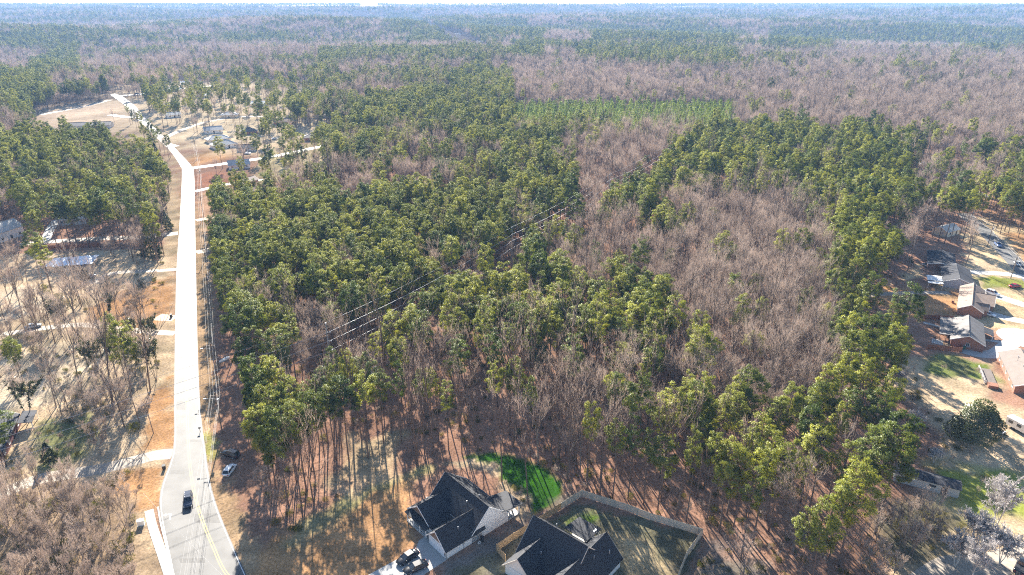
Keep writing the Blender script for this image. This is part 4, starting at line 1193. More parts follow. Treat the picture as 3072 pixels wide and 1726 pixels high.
wbin('black wheelie bin with pale lid beside the pale drive left of the road', (514, 952), M['plastic_black'])
t = thing('junction_cabinet', 'white utility cabinet in the brush beside the pavement', 'cabinet', at(424, 1575), .3)
MB().box(-.6, .6, -.4, .4, .1, 1.2).build('cabinet_body', M['siding'], t)
MB().slab([(-.66, -.46, 1.27), (.66, -.46, 1.27), (.66, .46, 1.27), (-.66, .46, 1.27)], .07).build('lid', M['white_trim'], t)
MB().box(-.7, .7, -.5, .5, 0, .1).build('plinth', M['concrete'], t)

# ------------------------------------------------------------------ utility poles and wires
def wire_obj(label, pts, group, r=.035, sag=.8):
    """each span sags between its supports"""
    v = []
    for a, b in zip(pts[:-1], pts[1:]):
        a, b = Vector(a), Vector(b)
        n = 14
        for i in range(n):
            u = i / n
            p = a.lerp(b, u); p.z -= sag * 4 * u * (1 - u)
            v.append(p)
    v.append(Vector(pts[-1]))
    o = MB().tube(v, [r] * len(v), 5).build('overhead_wire', M['galv' if group == 'transmission wires' else 'wire'])
    return tag(o, label, 'wire', group)


HGT = 22.0
def tpole(label, p, heads):
    t = thing('transmission_pole', label, 'pole', (p[0], p[1], 0), rad(60), 'transmission poles in the cut through the woods')
    MB().tube([(0, 0, -.3), (0, 0, 10), (0, 0, HGT)], [.24, .19, .13], 10).build('shaft', M['polegrey'], t)
    for z_ in heads:
        s = MB().tube([(0, 0, z_), (.3, -.9, z_ + .12)], [.07, .06], 6).build('arm', M['galv'], t)
        MB().lathe([(.05, -.05), (.12, .0), (.06, .06), (.12, .12), (.06, .18), (.11, .24), (.04, .3)], 8, (.3, -.95, z_ + .1)).build('insulator', M['ceramic'], s)
    MB().lathe([(.2, 0), (.22, .1), (.1, .22)], 8, (0, 0, HGT)).build('cap', M['ceramic'], t)
    for a_ in (-.6, .5):
        MB().tube([(0, 0, HGT - 4), (9 * math.cos(a_ - 1.2), 9 * math.sin(a_ - 1.2), 0)], [.02, .02], 4).build('guy_wire', M['wire'], t)
HD = [19.4, 16.8, 14.0]
LBL = ['grey transmission pole just outside the left edge', 'grey transmission pole behind the front row of pines', 'grey transmission pole halfway along the cut through the woods', 'grey transmission pole where the cut narrows among tall pines', 'farthest grey transmission pole at the dark end of the cut']
for lb, p in zip(LBL, TP): tpole(lb, p, HD)
dd = Vector((.5, -.86, 0))
for z_, lb in zip(HD, ('topmost of the three heavy transmission wires over the wooded cut', 'middle of the three heavy transmission wires over the wooded cut', 'lowest of the three heavy transmission wires over the wooded cut')):
    wire_obj(lb, [(p[0] + dd.x * 1.0, p[1] + dd.y * 1.0, z_ + .4) for p in TP], 'transmission wires', .034, 1.6)
wire_obj('thin shield wire strung on the tops of the transmission poles', [(p[0], p[1], HGT + .2) for p in TP], 'transmission wires', .02, 1.2)

UP = [at(700, 1620), at(667, 1297), at(651, 1137), at(634, 905), at(622, 770), at(612, 655), at(606, 560), at(592, 478)]
_w = at(562, 1726, 10)
UP[0] = Vector((UP[1].x + (_w.x - UP[1].x) * 1.45, UP[1].y + (_w.y - UP[1].y) * 1.45, 0))
for i, p in enumerate(UP):
    lb = ['wooden utility pole below the bottom edge beside the road', 'wooden utility pole beside the road nearest the black SUV', 'wooden utility pole where the heavy wires cross the verge', 'wooden utility pole beside the verge opposite the pale drive', 'wooden utility pole at the second dirt drive right of the road',
          'wooden utility pole near the first dirt drive below the corner lawn', 'wooden utility pole at the corner lawn', 'wooden utility pole beyond the side street with wires fanning out'][i]
    t = thing('utility_pole', lb, 'pole', p, 0.15, 'wooden utility poles along the right verge')
    MB().tube([(0, 0, -.3), (0, 0, 11.5)], [.17, .12], 8).build('shaft', M['polewood'], t)
    ca = MB().box(-1.25, 1.25, -.06, .06, 10.6, 10.75).build('crossarm', M['polewood'], t)
    for x_ in (-1.15, -.4, 1.15): MB().lathe([(.04, 0), (.07, .05), (.04, .1), (.07, .15), (.02, .22)], 6, (x_, 0, 10.75)).build('insulator', M['ceramic'], ca)
    if i in (1, 3, 6):
        MB().lathe([(.02, -.45), (.26, -.42), (.28, .3), (.2, .42), (.02, .45)], 10, (.36, 0, 9.3)).build('transformer', M['galv'], t)
    if i in (1, 2): MB().tube([(0, 0, 9.6), (-1.2, .1, 10.0), (-2.4, .1, 9.95)], [.05, .045, .04], 6).box(-2.9, -2.3, 0, .25, 9.85, 10.02).build('lamp_arm', M['galv'], t)
for x_, z_, lb in ((-1.15, 10.97, 'left bare wire on the roadside utility poles'), (-.4, 10.97, 'inner bare wire on the roadside utility poles'), (1.15, 10.97, 'right bare wire on the roadside utility poles'), (.16, 8.4, 'thick cable below the crossarms of the roadside poles'), (.2, 6.9, 'lowest thick cable on the roadside poles')):
    wire_obj(lb, [p + Vector((x_, 0, z_)) for p in UP], 'roadside wires', .018 if z_ > 9 else .026, .7)
SP = [at(3032, 836), at(3100, 920), at(2962, 740), at(2905, 690)]
for i, p in enumerate(SP):
    t = thing('utility_pole', ['dark utility pole by the red car at the right', 'dark utility pole just outside the right edge', 'dark utility pole where the right street meets the woods', 'dark utility pole half hidden in bare trees beyond the right street'][i], 'pole', p, -.8, 'utility poles along the right street')
    MB().tube([(0, 0, -.3), (0, 0, 10.5)], [.17, .12], 8).build('shaft', M['polewood'], t)
    MB().box(-1.1, 1.1, -.06, .06, 9.6, 9.75).build('crossarm', M['polewood'], t)
    MB().lathe([(.02, -.45), (.26, -.42), (.28, .3), (.2, .42), (.02, .45)], 10, (.36, 0, 8.4)).build('transformer', M['galv'], t)
SO = [SP[1], SP[0], SP[2], SP[3]]
for x_, z_, lb in ((-1.0, 9.8, 'left wire along the right street'), (1.0, 9.8, 'right wire along the right street'), (.15, 7.8, 'thick cable along the right street')):
    wire_obj(lb, [p + Vector((x_ * .7, x_ * .7, z_)) for p in SO], 'right street wires', .03, .8)
wire_obj('wire crossing the road low at the bottom from the left', [at(430, 1480, 8), at(700, 1760, 9)], 'road crossing wires', .02, .5)
wire_obj('wire crossing the road at the bottom from the right pole', [Vector((UP[0].x, UP[0].y, 10)), UP[1] + Vector((-1.1, 0, 10.9))], 'road crossing wires', .02, 1.2)

# far steel H-frames on the distant cut
for i, (bx_, by_, h_, lb) in enumerate(((1438, 151, 28, 'nearer pale H-frame pylon on the far power line cut'), (1374, 130, 28, 'second pale H-frame pylon on the far power line cut'), (1289, 94, 30, 'third pale H-frame pylon on the far cut at the bend'), (1640, 173, 26, 'low H-frame pylon at the right end of the far cut'))):
    p = at(bx_, by_); p.z = float(hills(p.x, p.y)) - 1
    t = thing('pylon', lb, 'pylon', p, rad(25), 'pylons on the far power line')
    for s in (-1, 1): MB().tube([(s * 4, 0, 0), (s * 4, 0, h_)], [.5, .35], 6).build('mast', M['galv'], t)
    MB().box(-9, 9, -.3, .3, h_ - 3, h_ - 2.3).build('crossarm', M['galv'], t)
    for x_ in (-8, 0, 8): MB().lathe([(.3, -2.4), (.5, -1.5), (.3, -1), (.5, -.4), (.2, 0)], 6, (x_, 0, h_ - 3)).build('insulator', M['ceramic'], t)

def unit(a):
    return a / (np.linalg.norm(a, axis=-1, keepdims=True) + 1e-9)

# ------------------------------------------------------------------ trees: shapes
def tri_mesh(name, A, B, C, m, centre=None):
    if centre is not None:   # leaves shade with the outward direction of the spray they belong to
        mid = (A + B + C) / 3
        out_ = unit((mid - np.asarray(centre(mid))) * np.array([1, 1, 1.3]) + 1e-6)
        flip = (np.cross(B - A, C - A) * out_).sum(1) < 0
        B, C = np.where(flip[:, None], C, B), np.where(flip[:, None], B, C)
        geo = unit(np.cross(B - A, C - A))
        nrm_ = unit(out_ * .75 + geo * .45)
    n = len(A)
    co = np.empty((n * 3, 3), np.float32)
    co[0::3], co[1::3], co[2::3] = A, B, C
    me = bpy.data.meshes.new(name)
    me.vertices.add(n * 3); me.vertices.foreach_set('co', co.ravel())
    me.loops.add(n * 3); me.loops.foreach_set('vertex_index', np.arange(n * 3, dtype=np.int32))
    me.polygons.add(n)
    me.polygons.foreach_set('loop_start', (np.arange(n) * 3).astype(np.int32))
    me.polygons.foreach_set('loop_total', np.full(n, 3, np.int32))
    me.materials.append(m)
    me.update()
    if centre is not None:
        me.normals_split_custom_set_from_vertices(np.repeat(nrm_, 3, 0).tolist())
    return me


def mb_mesh(name, mb, m):
    me = bpy.data.meshes.new(name)
    me.from_pydata(mb.v, [], mb.f)
    me.materials.append(m)
    me.polygons.foreach_set('use_smooth', [True] * len(me.polygons))
    me.update()
    return me




def blades(P, D, L, W, r):
    """slender triangles from P along D"""
    s = unit(np.cross(D, r.normal(size=D.shape)))
    return P - s * W[:, None] / 2, P + s * W[:, None] / 2, P + D * L[:, None]


def pine_shape(seed, h=23.0, cr=3.6, frac=.40, nb=30, tufts=40, nbl=6, young=False, blade=.40):
    r = np.random.default_rng(seed)
    mb = MB()
    lean = r.normal(0, .012 * h, 2)
    def axis_(z): u = z / h; return np.array([lean[0] * u * u + .12 * math.sin(u * 5 + seed), lean[1] * u * u + .12 * math.cos(u * 4 + seed), z])
    zs = np.linspace(-.3, h * .97, 9)
    rt0 = .0092 * h if not young else .007 * h
    mb.tube([axis_(z) for z in zs], [max(.03, rt0 * (1 - .86 * max(z, 0) / h)) for z in zs], 7)
    z0 = h * (1 - frac)
    clumps = []
    az = r.uniform(0, 6.28)
    for k in range(nb):
        t = (k + r.uniform(0, .9)) / nb
        z = z0 + (h * .97 - z0) * t
        if young: prof = (1 - t) ** .8 * .95 + .12
        else: prof = (.50 + 1.0 * t - 1.22 * t * t) * r.uniform(.65, 1.25)
        az += 2.4 + r.normal(0, .5)
        Lb = max(.5, cr * prof * (1.0 if young else 1.25 * (1 + .28 * math.sin(az + seed) + .15 * math.sin(2 * az + 2 * seed))))
        if not young and r.uniform() < .1: continue
        el = r.uniform(-.05, .35) if not young else r.uniform(.1, .5)
        if not young and t > .7: el += .5 * (t - .7) / .3
        d = np.array([math.cos(az) * math.cos(el), math.sin(az) * math.cos(el), math.sin(el)])
        p0 = axis_(z)
        p1 = p0 + d * Lb * .55
        p2 = p0 + d * Lb + np.array([0, 0, .12 * Lb])
        mb.tube([p0, p1, p2], [.022 * Lb ** .5 * 1.6 + .012, .03, .012], 4, cap=False)
        clumps.append((p2, r.uniform(.6, 1.0)))
        if Lb > 1.6: clumps.append((p0 + d * Lb * .62 + r.normal(0, .3, 3), r.uniform(.5, .85)))
        if Lb > 2.4:
            for _ in range(3):
                sd = unit(d + r.normal(0, .6, 3)); q = p1 + sd * Lb * .45
                mb.tube([p1, q], [.025, .01], 4, cap=False)
                clumps.append((q, r.uniform(.45, .85)))
    clumps.append((axis_(h * .97), .7))
    if not young:
        for _ in range(9):  # dead stubs under the crown
            z = r.uniform(h * .35, z0); a = r.uniform(0, 6.28); L_ = r.uniform(.5, 2.0)
            p0 = axis_(z)
            mb.tube([p0, p0 + np.array([math.cos(a) * L_, math.sin(a) * L_, r.uniform(-.2, .3)])], [.03, .008], 4, cap=False)
    A, CC = [], []
    for c, rr in clumps:
        n = int(tufts * rr)
        d = unit(r.normal(size=(n, 3)) + np.array([0, 0, .45]))
        base = np.asarray(c) + d * np.array([1, 1, .62]) * (rr * r.uniform(.25, 1.0, n))[:, None]
        D = unit(np.repeat(d, nbl, 0) + r.normal(0, .65, (n * nbl, 3)) + np.array([0, 0, .12]))
        P = np.repeat(base, nbl, 0)
        CC.append(np.repeat((np.asarray(c) * .72 + np.array([lean[0] * .6, lean[1] * .6, z0 + (h - z0) * .35]) * .28 - np.array([0, 0, .35]))[None, :], n * nbl, 0))
        A.append(blades(P, D, r.uniform(.6, 1.1, n * nbl) * blade, np.full(n * nbl, blade * .27), r))
    a, b, c = (np.concatenate([q[i] for q in A]) for i in range(3))
    cc_ = np.concatenate(CC)
    return mb, (a, b, c), (lambda mid: cc_)


def bare_shape(seed, h=19.0, fork=.4, spread=.55, n1=7, n2=6, n3=5, n4=4, w=.042, multi=1, sway=.38):
    r = np.random.default_rng(seed)
    mb = MB()
    P, D, L, W = [], [], [], []
    def grow(p, d, ln, rad_, lv):
        p = np.asarray(p); d = unit(np.asarray(d))
        bend = unit(d + r.normal(0, .10, 3) + np.array([0, 0, .12]))
        m_ = p + d * ln * .5
        e = m_ + bend * ln * .5
        if lv <= 2:
            mb.tube([p, m_, e], [rad_, rad_ * .78, rad_ * .5], 6 if lv == 0 else 4, cap=False)
        else:
            P.append(p); D.append(d); L.append(ln * .55); W.append(max(w * (1.5 if lv == 3 else 1), .02))
            P.append(m_); D.append(bend); L.append(ln * .55); W.append(max(w * (1.1 if lv == 3 else .8), .018))
        if lv == 4:
            for _ in range(1):
                P.append(m_); D.append(unit(bend + r.normal(0, .5, 3))); L.append(ln * r.uniform(.4, .8)); W.append(w * .7)
            return
        nn = (n1, n2, n3, n4)[lv]
        for k in range(nn):
            u = r.uniform(.35 if lv else .55, 1.0) if k else 1.0
            q = p + (m_ - p) * min(1, u * 2) + (e - m_) * max(0, u * 2 - 1)
            sp = spread * (1.0, 1.0, 1.15, 1.3)[lv]
            dd_ = unit(bend + r.normal(0, sp, 3) + np.array([0, 0, sway]))
            l2 = ln * ((.62, .55, .52, .6)[lv]) * r.uniform(.75, 1.2) * (1.15 - .3 * u)
            grow(q, dd_, l2, rad_ * (.5, .5, .5, .5)[lv], lv + 1)
    for k in range(multi):
        a = 6.28 * k / max(1, multi)
        d0 = unit(np.array([math.cos(a) * .22, math.sin(a) * .22, 1]) if multi > 1 else np.array([r.normal(0, .05), r.normal(0, .05), 1]))
        grow((0, 0, -.2), d0, h * fork * 1.25 * (r.uniform(.8, 1.1) if multi > 1 else 1), .0095 * h / (multi ** .4), 0)
    P, D, L, W = map(np.array, (P, D, L, W))
    return mb, blades(P, D, L, W, r)


def leaf_shape(seed, fn, n, size, droop=0.0):
    """leaf triangles placed by fn(r, n) -> points, outward directions"""
    r = np.random.default_rng(seed)
    p, d = fn(r, n)
    D = unit(d + r.normal(0, .7, d.shape) + np.array([0, 0, -droop]))
    return blades(p, D, r.uniform(.6, 1.2, n) * size, np.full(n, size * .55), r)


def blob(lobes, zsq=.8):
    def fn(r, n):
        c = np.array([l[:3] for l in lobes]); R_ = np.array([l[3] for l in lobes])
        i = r.choice(len(lobes), n, p=R_ ** 2 / (R_ ** 2).sum())
        d = unit(r.normal(size=(n, 3)) + np.array([0, 0, .15]))
        p = c[i] + d * np.array([1, 1, zsq]) * (R_[i] * r.uniform(.55, 1.0, n) ** .5)[:, None]
        return p, d
    return fn


PINES, YOUNG, BARES, PALES, SAPS = [], [], [], [], []
def cat2(q):
    return tuple(np.concatenate([x[i] for x in q]) for i in range(3))

HIDDEN = bpy.data.collections.new('tree_shapes')      # sources for the far woods, not in the scene itself
def joined(name, tm, cm):
    """one mesh of trunk and crown for the far woods"""
    def arrays(me):
        co = np.empty(len(me.vertices) * 3, np.float32); me.vertices.foreach_get('co', co)
        li = np.empty(len(me.loops), np.int32); me.loops.foreach_get('vertex_index', li)
        lt = np.empty(len(me.polygons), np.int32); me.polygons.foreach_get('loop_total', lt)
        nr = np.empty(len(me.loops) * 3, np.float32); me.corner_normals.foreach_get('vector', nr)
        return co.reshape(-1, 3), li, lt, nr.reshape(-1, 3)
    c1, l1, t1, n1_ = arrays(tm); c2, l2, t2, n2_ = arrays(cm)
    me = bpy.data.meshes.new(name)
    me.vertices.add(len(c1) + len(c2)); me.vertices.foreach_set('co', np.concatenate([c1, c2]).ravel())
    li = np.concatenate([l1, l2 + len(c1)]).astype(np.int32); lt = np.concatenate([t1, t2]).astype(np.int32)
    me.loops.add(len(li)); me.loops.foreach_set('vertex_index', li)
    me.polygons.add(len(lt)); me.polygons.foreach_set('loop_start', (np.cumsum(lt) - lt).astype(np.int32)); me.polygons.foreach_set('loop_total', lt)
    me.polygons.foreach_set('material_index', np.concatenate([np.zeros(len(t1), np.int32), np.ones(len(t2), np.int32)]))
    me.materials.append(tm.materials[0]); me.materials.append(cm.materials[0])
    me.update()
    me.normals_split_custom_set(np.concatenate([n1_, n2_]).tolist())
    o = bpy.data.objects.new(name, me)
    HIDDEN.objects.link(o)
    return o


PINE_H = [23, 24, 21, 25, 22, 23.5, 20, 24, 22, 25, 21]
for i in range(11):
    mb, tri, cen = pine_shape(100 + i, h=PINE_H[i], cr=[3.5, 3.9, 3.2, 3.2, 4.1, 2.7, 3.6, 3.0, 4.4, 2.5, 3.4][i], frac=[.42, .36, .45, .33, .46, .38, .52, .50, .40, .42, .30][i], nb=[30, 30, 28, 26, 34, 24, 34, 36, 26, 26, 20][i])
    PINES.append((mb_mesh('pine_trunk', mb, M['bark']), tri_mesh('pine_crown', *tri, M['pine'], cen)))
for i in range(3):
    mb, tri, cen = pine_shape(200 + i, h=[14, 13, 15][i], cr=[1.9, 2.1, 1.8][i], frac=.66, nb=30, tufts=26, nbl=5, young=True, blade=.45)
    YOUNG.append((mb_mesh('young_trunk', mb, M['bark']), tri_mesh('young_crown', *tri, M['young'], cen)))
for i in range(7):
    mb, tri = bare_shape(300 + i, h=[19, 20, 17, 21, 18, 19, 16][i], fork=[.42, .5, .36, .52, .40, .46, .38][i], spread=[.48, .42, .55, .38, .52, .45, .58][i])
    BARES.append((mb_mesh('bare_trunk', mb, M['greybark']), tri_mesh('bare_crown', *tri, M['twig'])))
POLES = []
for i in range(4):
    mb, tri = bare_shape(350 + i, h=[21, 19, 22, 18][i], fork=[.66, .62, .7, .6][i], spread=.34, n1=5, n2=4, n3=3, n4=2, w=.035)
    POLES.append((mb_mesh('pole_trunk', mb, M['bark']), tri_mesh('pole_crown', *tri, M['twig'])))
for i in range(2):
    mb, tri = bare_shape(400 + i, h=[11, 13][i], fork=.26, spread=.6, n1=8, n2=6, n3=6, n4=5, w=.085, multi=[3, 2][i])
    PALES.append((mb_mesh('pale_trunk', mb, M['palewood']), tri_mesh('pale_crown', *tri, M['palebark'])))
for i in range(4):
    mb, tri = bare_shape(500 + i, h=[8, 9, 7, 10][i], fork=.4, spread=.45, n1=6, n2=5, n3=5, n4=4, w=.045, multi=[1, 2, 3, 1][i])
    SAPS.append((mb_mesh('sapling_trunk', mb, M['greybark']), tri_mesh('sapling_crown', *tri, M['twig'])))

# ivy-hung tree
IVY = []
for i in range(3):
    mb, tri = bare_shape(600 + i, h=[15, 13, 16][i], fork=.5, spread=.38, n1=6, n2=5, n3=4, n4=4, w=.04, multi=[2, 3, 1][i])
    r = np.random.default_rng(610 + i)
    segs = np.array(mb.v)
    q = segs[r.integers(0, len(segs), 5200)]
    q = q[q[:, 2] < 11]
    d = unit(r.normal(size=q.shape))
    tri2 = blades(q + d * r.uniform(0, .35, (len(q), 1)), unit(d + r.normal(0, .6, d.shape)), r.uniform(.2, .4, len(q)), np.full(len(q), .2), r)
    IVY.append((mb_mesh('ivy_trunk', mb, M['greybark']), tri_mesh('ivy_twigs', *tri, M['twig']), tri_mesh('ivy_leaves', *tri2, M['ivy'])))

# magnolia and cedar
r_ = np.random.default_rng(5)
lob = [(0, 0, 4.5, 5.0), (0, 0, 7.5, 4.0), (.5, 0, 10.2, 2.4)] + [(math.cos(a) * 4.2, math.sin(a) * 4.2, r_.uniform(2.2, 6.5), r_.uniform(1.6, 2.6)) for a in np.linspace(0, 6.0, 13)] + [(math.cos(a) * 2.6, math.sin(a) * 2.6, r_.uniform(7.5, 9.5), r_.uniform(1.2, 1.9)) for a in np.linspace(0, 6.0, 8)]
mag_crown = tri_mesh('magnolia_crown', *leaf_shape(7, blob(lob), 15000, .42), M['magnolia'], lambda m_: m_ * np.array([.3, .3, .75]))
mag_trunk = mb_mesh('magnolia_trunk', MB().tube([(0, 0, -.2), (.1, 0, 5), (0, .1, 10)], [.4, .28, .06], 8), M['greybark'])
def cone_fn(h, R_, zb):
    def fn(r, n):
        t = r.uniform(0, 1, n) ** 1.5
        z = zb + (h - zb) * t
        a = r.uniform(0, 6.28, n)
        lump = 1 + .22 * np.sin(a * 5 + z * 2.1) + .18 * np.sin(a * 3 - z * 3.3)
        rr = R_ * (1 - t) ** .7 * lump * r.uniform(.5, 1, n) ** .4
        p = np.stack([rr * np.cos(a), rr * np.sin(a), z], 1)
        return p, unit(np.stack([np.cos(a), np.sin(a), np.full(n, .35)], 1))
    return fn
CEDARS = []
for i, (h_, R_) in enumerate(((13, 3.6), (10, 2.8), (7, 2.2))):
    CEDARS.append((mb_mesh('cedar_trunk', MB().tube([(0, 0, -.2), (0, 0, h_ * .95)], [.22, .03], 7), M['bark']), tri_mesh('cedar_crown', *leaf_shape(20 + i, cone_fn(h_, R_, .7), 9000 - 2500 * i, .42), M['cedar'], lambda m_: m_ * np.array([.15, .15, .85]))))
BUSHES = []
for i in range(3):
    rr = np.random.default_rng(40 + i)
    lob = [(rr.normal(0, .7), rr.normal(0, .7), rr.uniform(.5, 1.3), rr.uniform(.5, .9)) for _ in range(7)]
    BUSHES.append((mb_mesh('bush_stem', MB().tube([(0, 0, -.1), (.1, 0, .6), (.3, .1, 1.4)], [.06, .04, .01], 5).tube([(0, 0, 0), (-.3, .2, 1.3)], [.04, .01], 5), M['greybark']), tri_mesh('bush_foliage', *leaf_shape(50 + i, blob(lob), 1100, .2), M['scrub'])))

# ------------------------------------------------------------------ where trees grow: cover map read off the photograph (64 columns; "letter+end column")
ROWS = [(-40, 'm64'), (30, 'm20 m22 .23 m36 m64'), (50, 'm24 p33 m64'), (70, 'm23 p26 p34 m37 p46 m48 p64'), (92, 'P5 m26 p30 p34 b37 p46 b48 P60 p64'), (110, 'P5 b21 b32 p36 p50 P52 b60 p64'),
        (130, 'b3 P5 b20 p34 b36 p46 b49 b56 m60 b64'), (155, 'b2 p5 b12 m20 m32 b34 B37 m47 b56 b60 B64'), (180, 'p3 b6 m10 d20 m25 p32 B41 b46 B64'), (210, 'P3 m6 .9 s15 d20 m25 p32 B42 B64'),
        (235, 'P2 .9 s12 d18 m21 p25 P32 Y46 B64'), (270, 'b2 .12 d20 m22 P32 Y46 B64'), (300, 'b2 .12 d20 p24 p33 p36 p39 B44 P46 P51 B53 P55 B64'), (325, 'P7 .12 d20 p24 m28 P35 b38 B43 P56 P58 b64'),
        (355, 'P9 .13 d20 p24 b28 p35 b37 B42 P57 b60 m64'), (390, 'p11 .15 s18 b21 b25 b28 p36 B40 P57 b60 m64'), (430, 'p11 .15 s17 b20 b27 p36 B39 p48 B49 P57 m61 p64'), (465, 'm1 P8 m10 .12 P17 m20 P36 B38 P41 b44 B50 P57 m60 P64'),
        (500, '.1 P8 m10 .12 P20 P36 b38 P41 b44 B51 P57 b59 s63 P64'), (545, '.1 .7 b10 .13 P30 p35 b37 b41 m43 B52 P55 b58 S60 .64'), (590, 'S2 .8 .10 .13 P29 p33 m36 b42 B52 P56 S57 .64'), (640, 'S3 S9 .13 P26 m30 b34 b36 B42 B52 P55 .64'),
        (680, 'S10 .13 P22 p25 P27 m31 P36 b38 P42 B52 P55 .64'), (725, 'S9 .13 P18 b20 P23 P31 p37 P42 B47 b48 B52 P54 .64'), (765, 'S5 k10 .13 P18 b21 P23 p31 p36 P42 B51 P54 .64'), (810, 'S4 k10 .13 P18 b23 P29 p34 P42 B52 P57 .64'),
        (860, 'S4 k10 .13 P17 b22 m25 u36 b38 p42 B52 P57 .64'), (920, 's2 S5 k10 .15 F24 u38 B50 b51 m55 .64'), (985, '.4 S8 .15 F23 t31 t37 F39 B45 P47 B50 F54 F56 .64'), (1045, '.15 F19 t37 m42 F48 m50 F55 .64'),
        (1100, '.15 F18 t24 t33 m43 F50 F53 .64'), (1160, '.24 .30 .35 m44 F50 F53 .64'), (1230, '.44 F53 .64'), (1300, '.50 F53 .64'), (1400, '.64')]
_ry = np.array([q[0] for q in ROWS], float)
_grid = []
for _, s_ in ROWS:
    line = ''
    for tok in s_.split():
        line += tok[0] * (int(tok[1:]) - len(line))
    _grid.append(line)
_grid = np.array([list(l) for l in _grid])


def cover(px, py):
    """map letter for pixels of the 2576-wide survey print"""
    c = np.clip((px / 40.25).astype(int), 0, 63)
    rr = np.clip(np.searchsorted(_ry, py, 'right') - 1, 0, len(ROWS) - 1)
    return _grid[rr, c]


DENS = {'P': 1.0, 'p': 1.0, 'm': .95, 'b': .95, 'B': 1.0, 'Y': 1.0, 'S': .28, 's': .28, 'd': .24, 't': .7, 'F': .58, 'u': .6, 'k': .5, '.': 0}
PINEF = {'P': .95, 'p': .72, 'm': .45, 'b': .14, 'B': .025, 'Y': 1.0, 'S': .08, 's': .85, 'd': .62, 't': .16, 'F': .72, 'u': .42, 'k': .1, '.': 0}
NOTREE = [(ROAD_POLY, 4.5), (FENCE_B, 1.5), ([LA(-25, -3), LA(-25, 9), LA(-2, 16.5), LA(20, 16.5), LA(21, -4)], 1.0),
          (G((592, 640), (646, 640), (672, 900), (715, 1100), (770, 1300), (780, 1420), (815, 1560), (930, 1760), (560, 1800)), 0),
          (G((655, 1330), (760, 1340), (760, 1430), (640, 1460)), 1.5),
          (G((1390, 1370), (1450, 1358), (1540, 1370), (1640, 1400), (1690, 1460), (1680, 1500), (1600, 1545), (1590, 1500), (1480, 1420)), .0),
          (G((1040, 1480), (1200, 1400), (1400, 1360), (1560, 1500), (1560, 1620), (1400, 1800), (700, 1900), (800, 1700), (930, 1560)), .0),
          (G((1000, 1290), (1200, 1270), (1230, 1420), (1050, 1500), (960, 1420)), 0),
          (G((2690, 900), (2760, 790), (2700, 750), (2900, 700), (3300, 760), (3300, 1230), (3060, 1230), (2960, 1130), (2740, 1100), (2680, 1010)), 1),
          (G((2740, 1100), (2980, 1160), (3300, 1230), (3300, 1726), (2980, 1620), (2960, 1400), (2820, 1280)), 0),
          (G((70, 395), (150, 335), (330, 300), (385, 330), (400, 360), (300, 390), (130, 400)), 2),
          (G((550, 440), (640, 400), (770, 385), (770, 440), (640, 520), (560, 520)), 0), (G((880, 400), (1010, 395), (1010, 440), (880, 440)), 0),
          (G((1620, 730), (1690, 700), (1735, 670), (1740, 720), (1700, 760), (1640, 770)), 0), (G((1085, 30), (1132, 30), (1135, 50), (1085, 50)), 5), (G((2952, 162), (2985, 162), (2983, 188), (2952, 188)), 3),
          (G((2640, 1440), (2920, 1440), (2920, 1540), (2640, 1540)), 0)]
NOTREE.append((G((130, 870), (330, 870), (330, 745), (120, 745)), 0))
NOLINE = [(CORR, 5.2), (FAR_CORR, 34.0)] + [(ln, w / 2 + 1.8) for _, ln, w, _, _ in LINES]
HOUSES = [(o.location.x, o.location.y) for o in S.objects if o.parent is None and o.get('category') in ('house', 'shed', 'building')]


def free(x, y, hr=9.5):
    ok = np.ones(x.shape, bool)
    for poly, mg in NOTREE:
        P = np.array(poly); lo, hi = P.min(0) - 8, P.max(0) + 8
        q = np.where((x > lo[0]) & (x < hi[0]) & (y > lo[1]) & (y < hi[1]))[0]
        if len(q): ok[q[sdist(poly, x[q], y[q]) > -mg]] = False
    for ln, w in NOLINE:
        P = np.array(ln); lo, hi = P.min(0) - w, P.max(0) + w
        q = np.where((x > lo[0]) & (x < hi[0]) & (y > lo[1]) & (y < hi[1]))[0]
        if len(q): ok[q[ldist(ln, x[q], y[q]) < w]] = False
    for hx, hy in HOUSES:
        ok &= np.hypot(x - hx, y - hy) > hr
    return ok


def scatter(y0, y1, cell, seed):
    r = np.random.default_rng(seed)
    xs, ys = [], []
    ny_ = int((y1 - y0) / cell)
    for j in range(ny_):
        yy = y0 + (j + .5) * cell
        hwid = .86 * yy + 70
        n = int(2 * hwid / cell)
        xs.append(-hwid + (np.arange(n) + r.uniform(-.42, .42, n) + .5) * cell)
        ys.append(np.full(n, yy) + r.uniform(-.45, .45, n) * cell)
    x, y = np.concatenate(xs), np.concatenate(ys)
    z = hills(x, y)
    px, py = pix(x, y, z + np.where(y < 300, 15.0, np.where(y < 900, 18.0, 14.0)))
    px, py = px / 1.1925, py / 1.1925
    jit = np.clip(260 / y, .05, 1.3) * 13
    c = cover(px + r.normal(0, 1, x.size) * jit, py + r.normal(0, .7, x.size) * jit)
    dn = np.vectorize(DENS.get, otypes=[float])(c); pf = np.vectorize(PINEF.get, otypes=[float])(c)
    cl = vnoise(x, y, 30, 31)
    mixn = .5 * vnoise(x, y, 45, 33) + .35 * vnoise(x, y, 150, 34) + .15 * vnoise(x, y, 14, 35)
    patch = np.clip((pf * .62 + .19 - mixn) * 9 + .5, .03, .95)
    fd = np.clip((y - 420) / 300, 0, 1) * np.where((c == 'Y') | (c == 'd'), 0, 1)
    pf = pf * (1 - fd) + patch * fd
    keep = (r.uniform(0, 1, x.size) < dn) & free(x, y)
    kind = np.where(c == 'Y', 2, np.where(r.uniform(0, 1, x.size) < pf, 0, 1))
    return x[keep], y[keep], z[keep], kind[keep], c[keep]


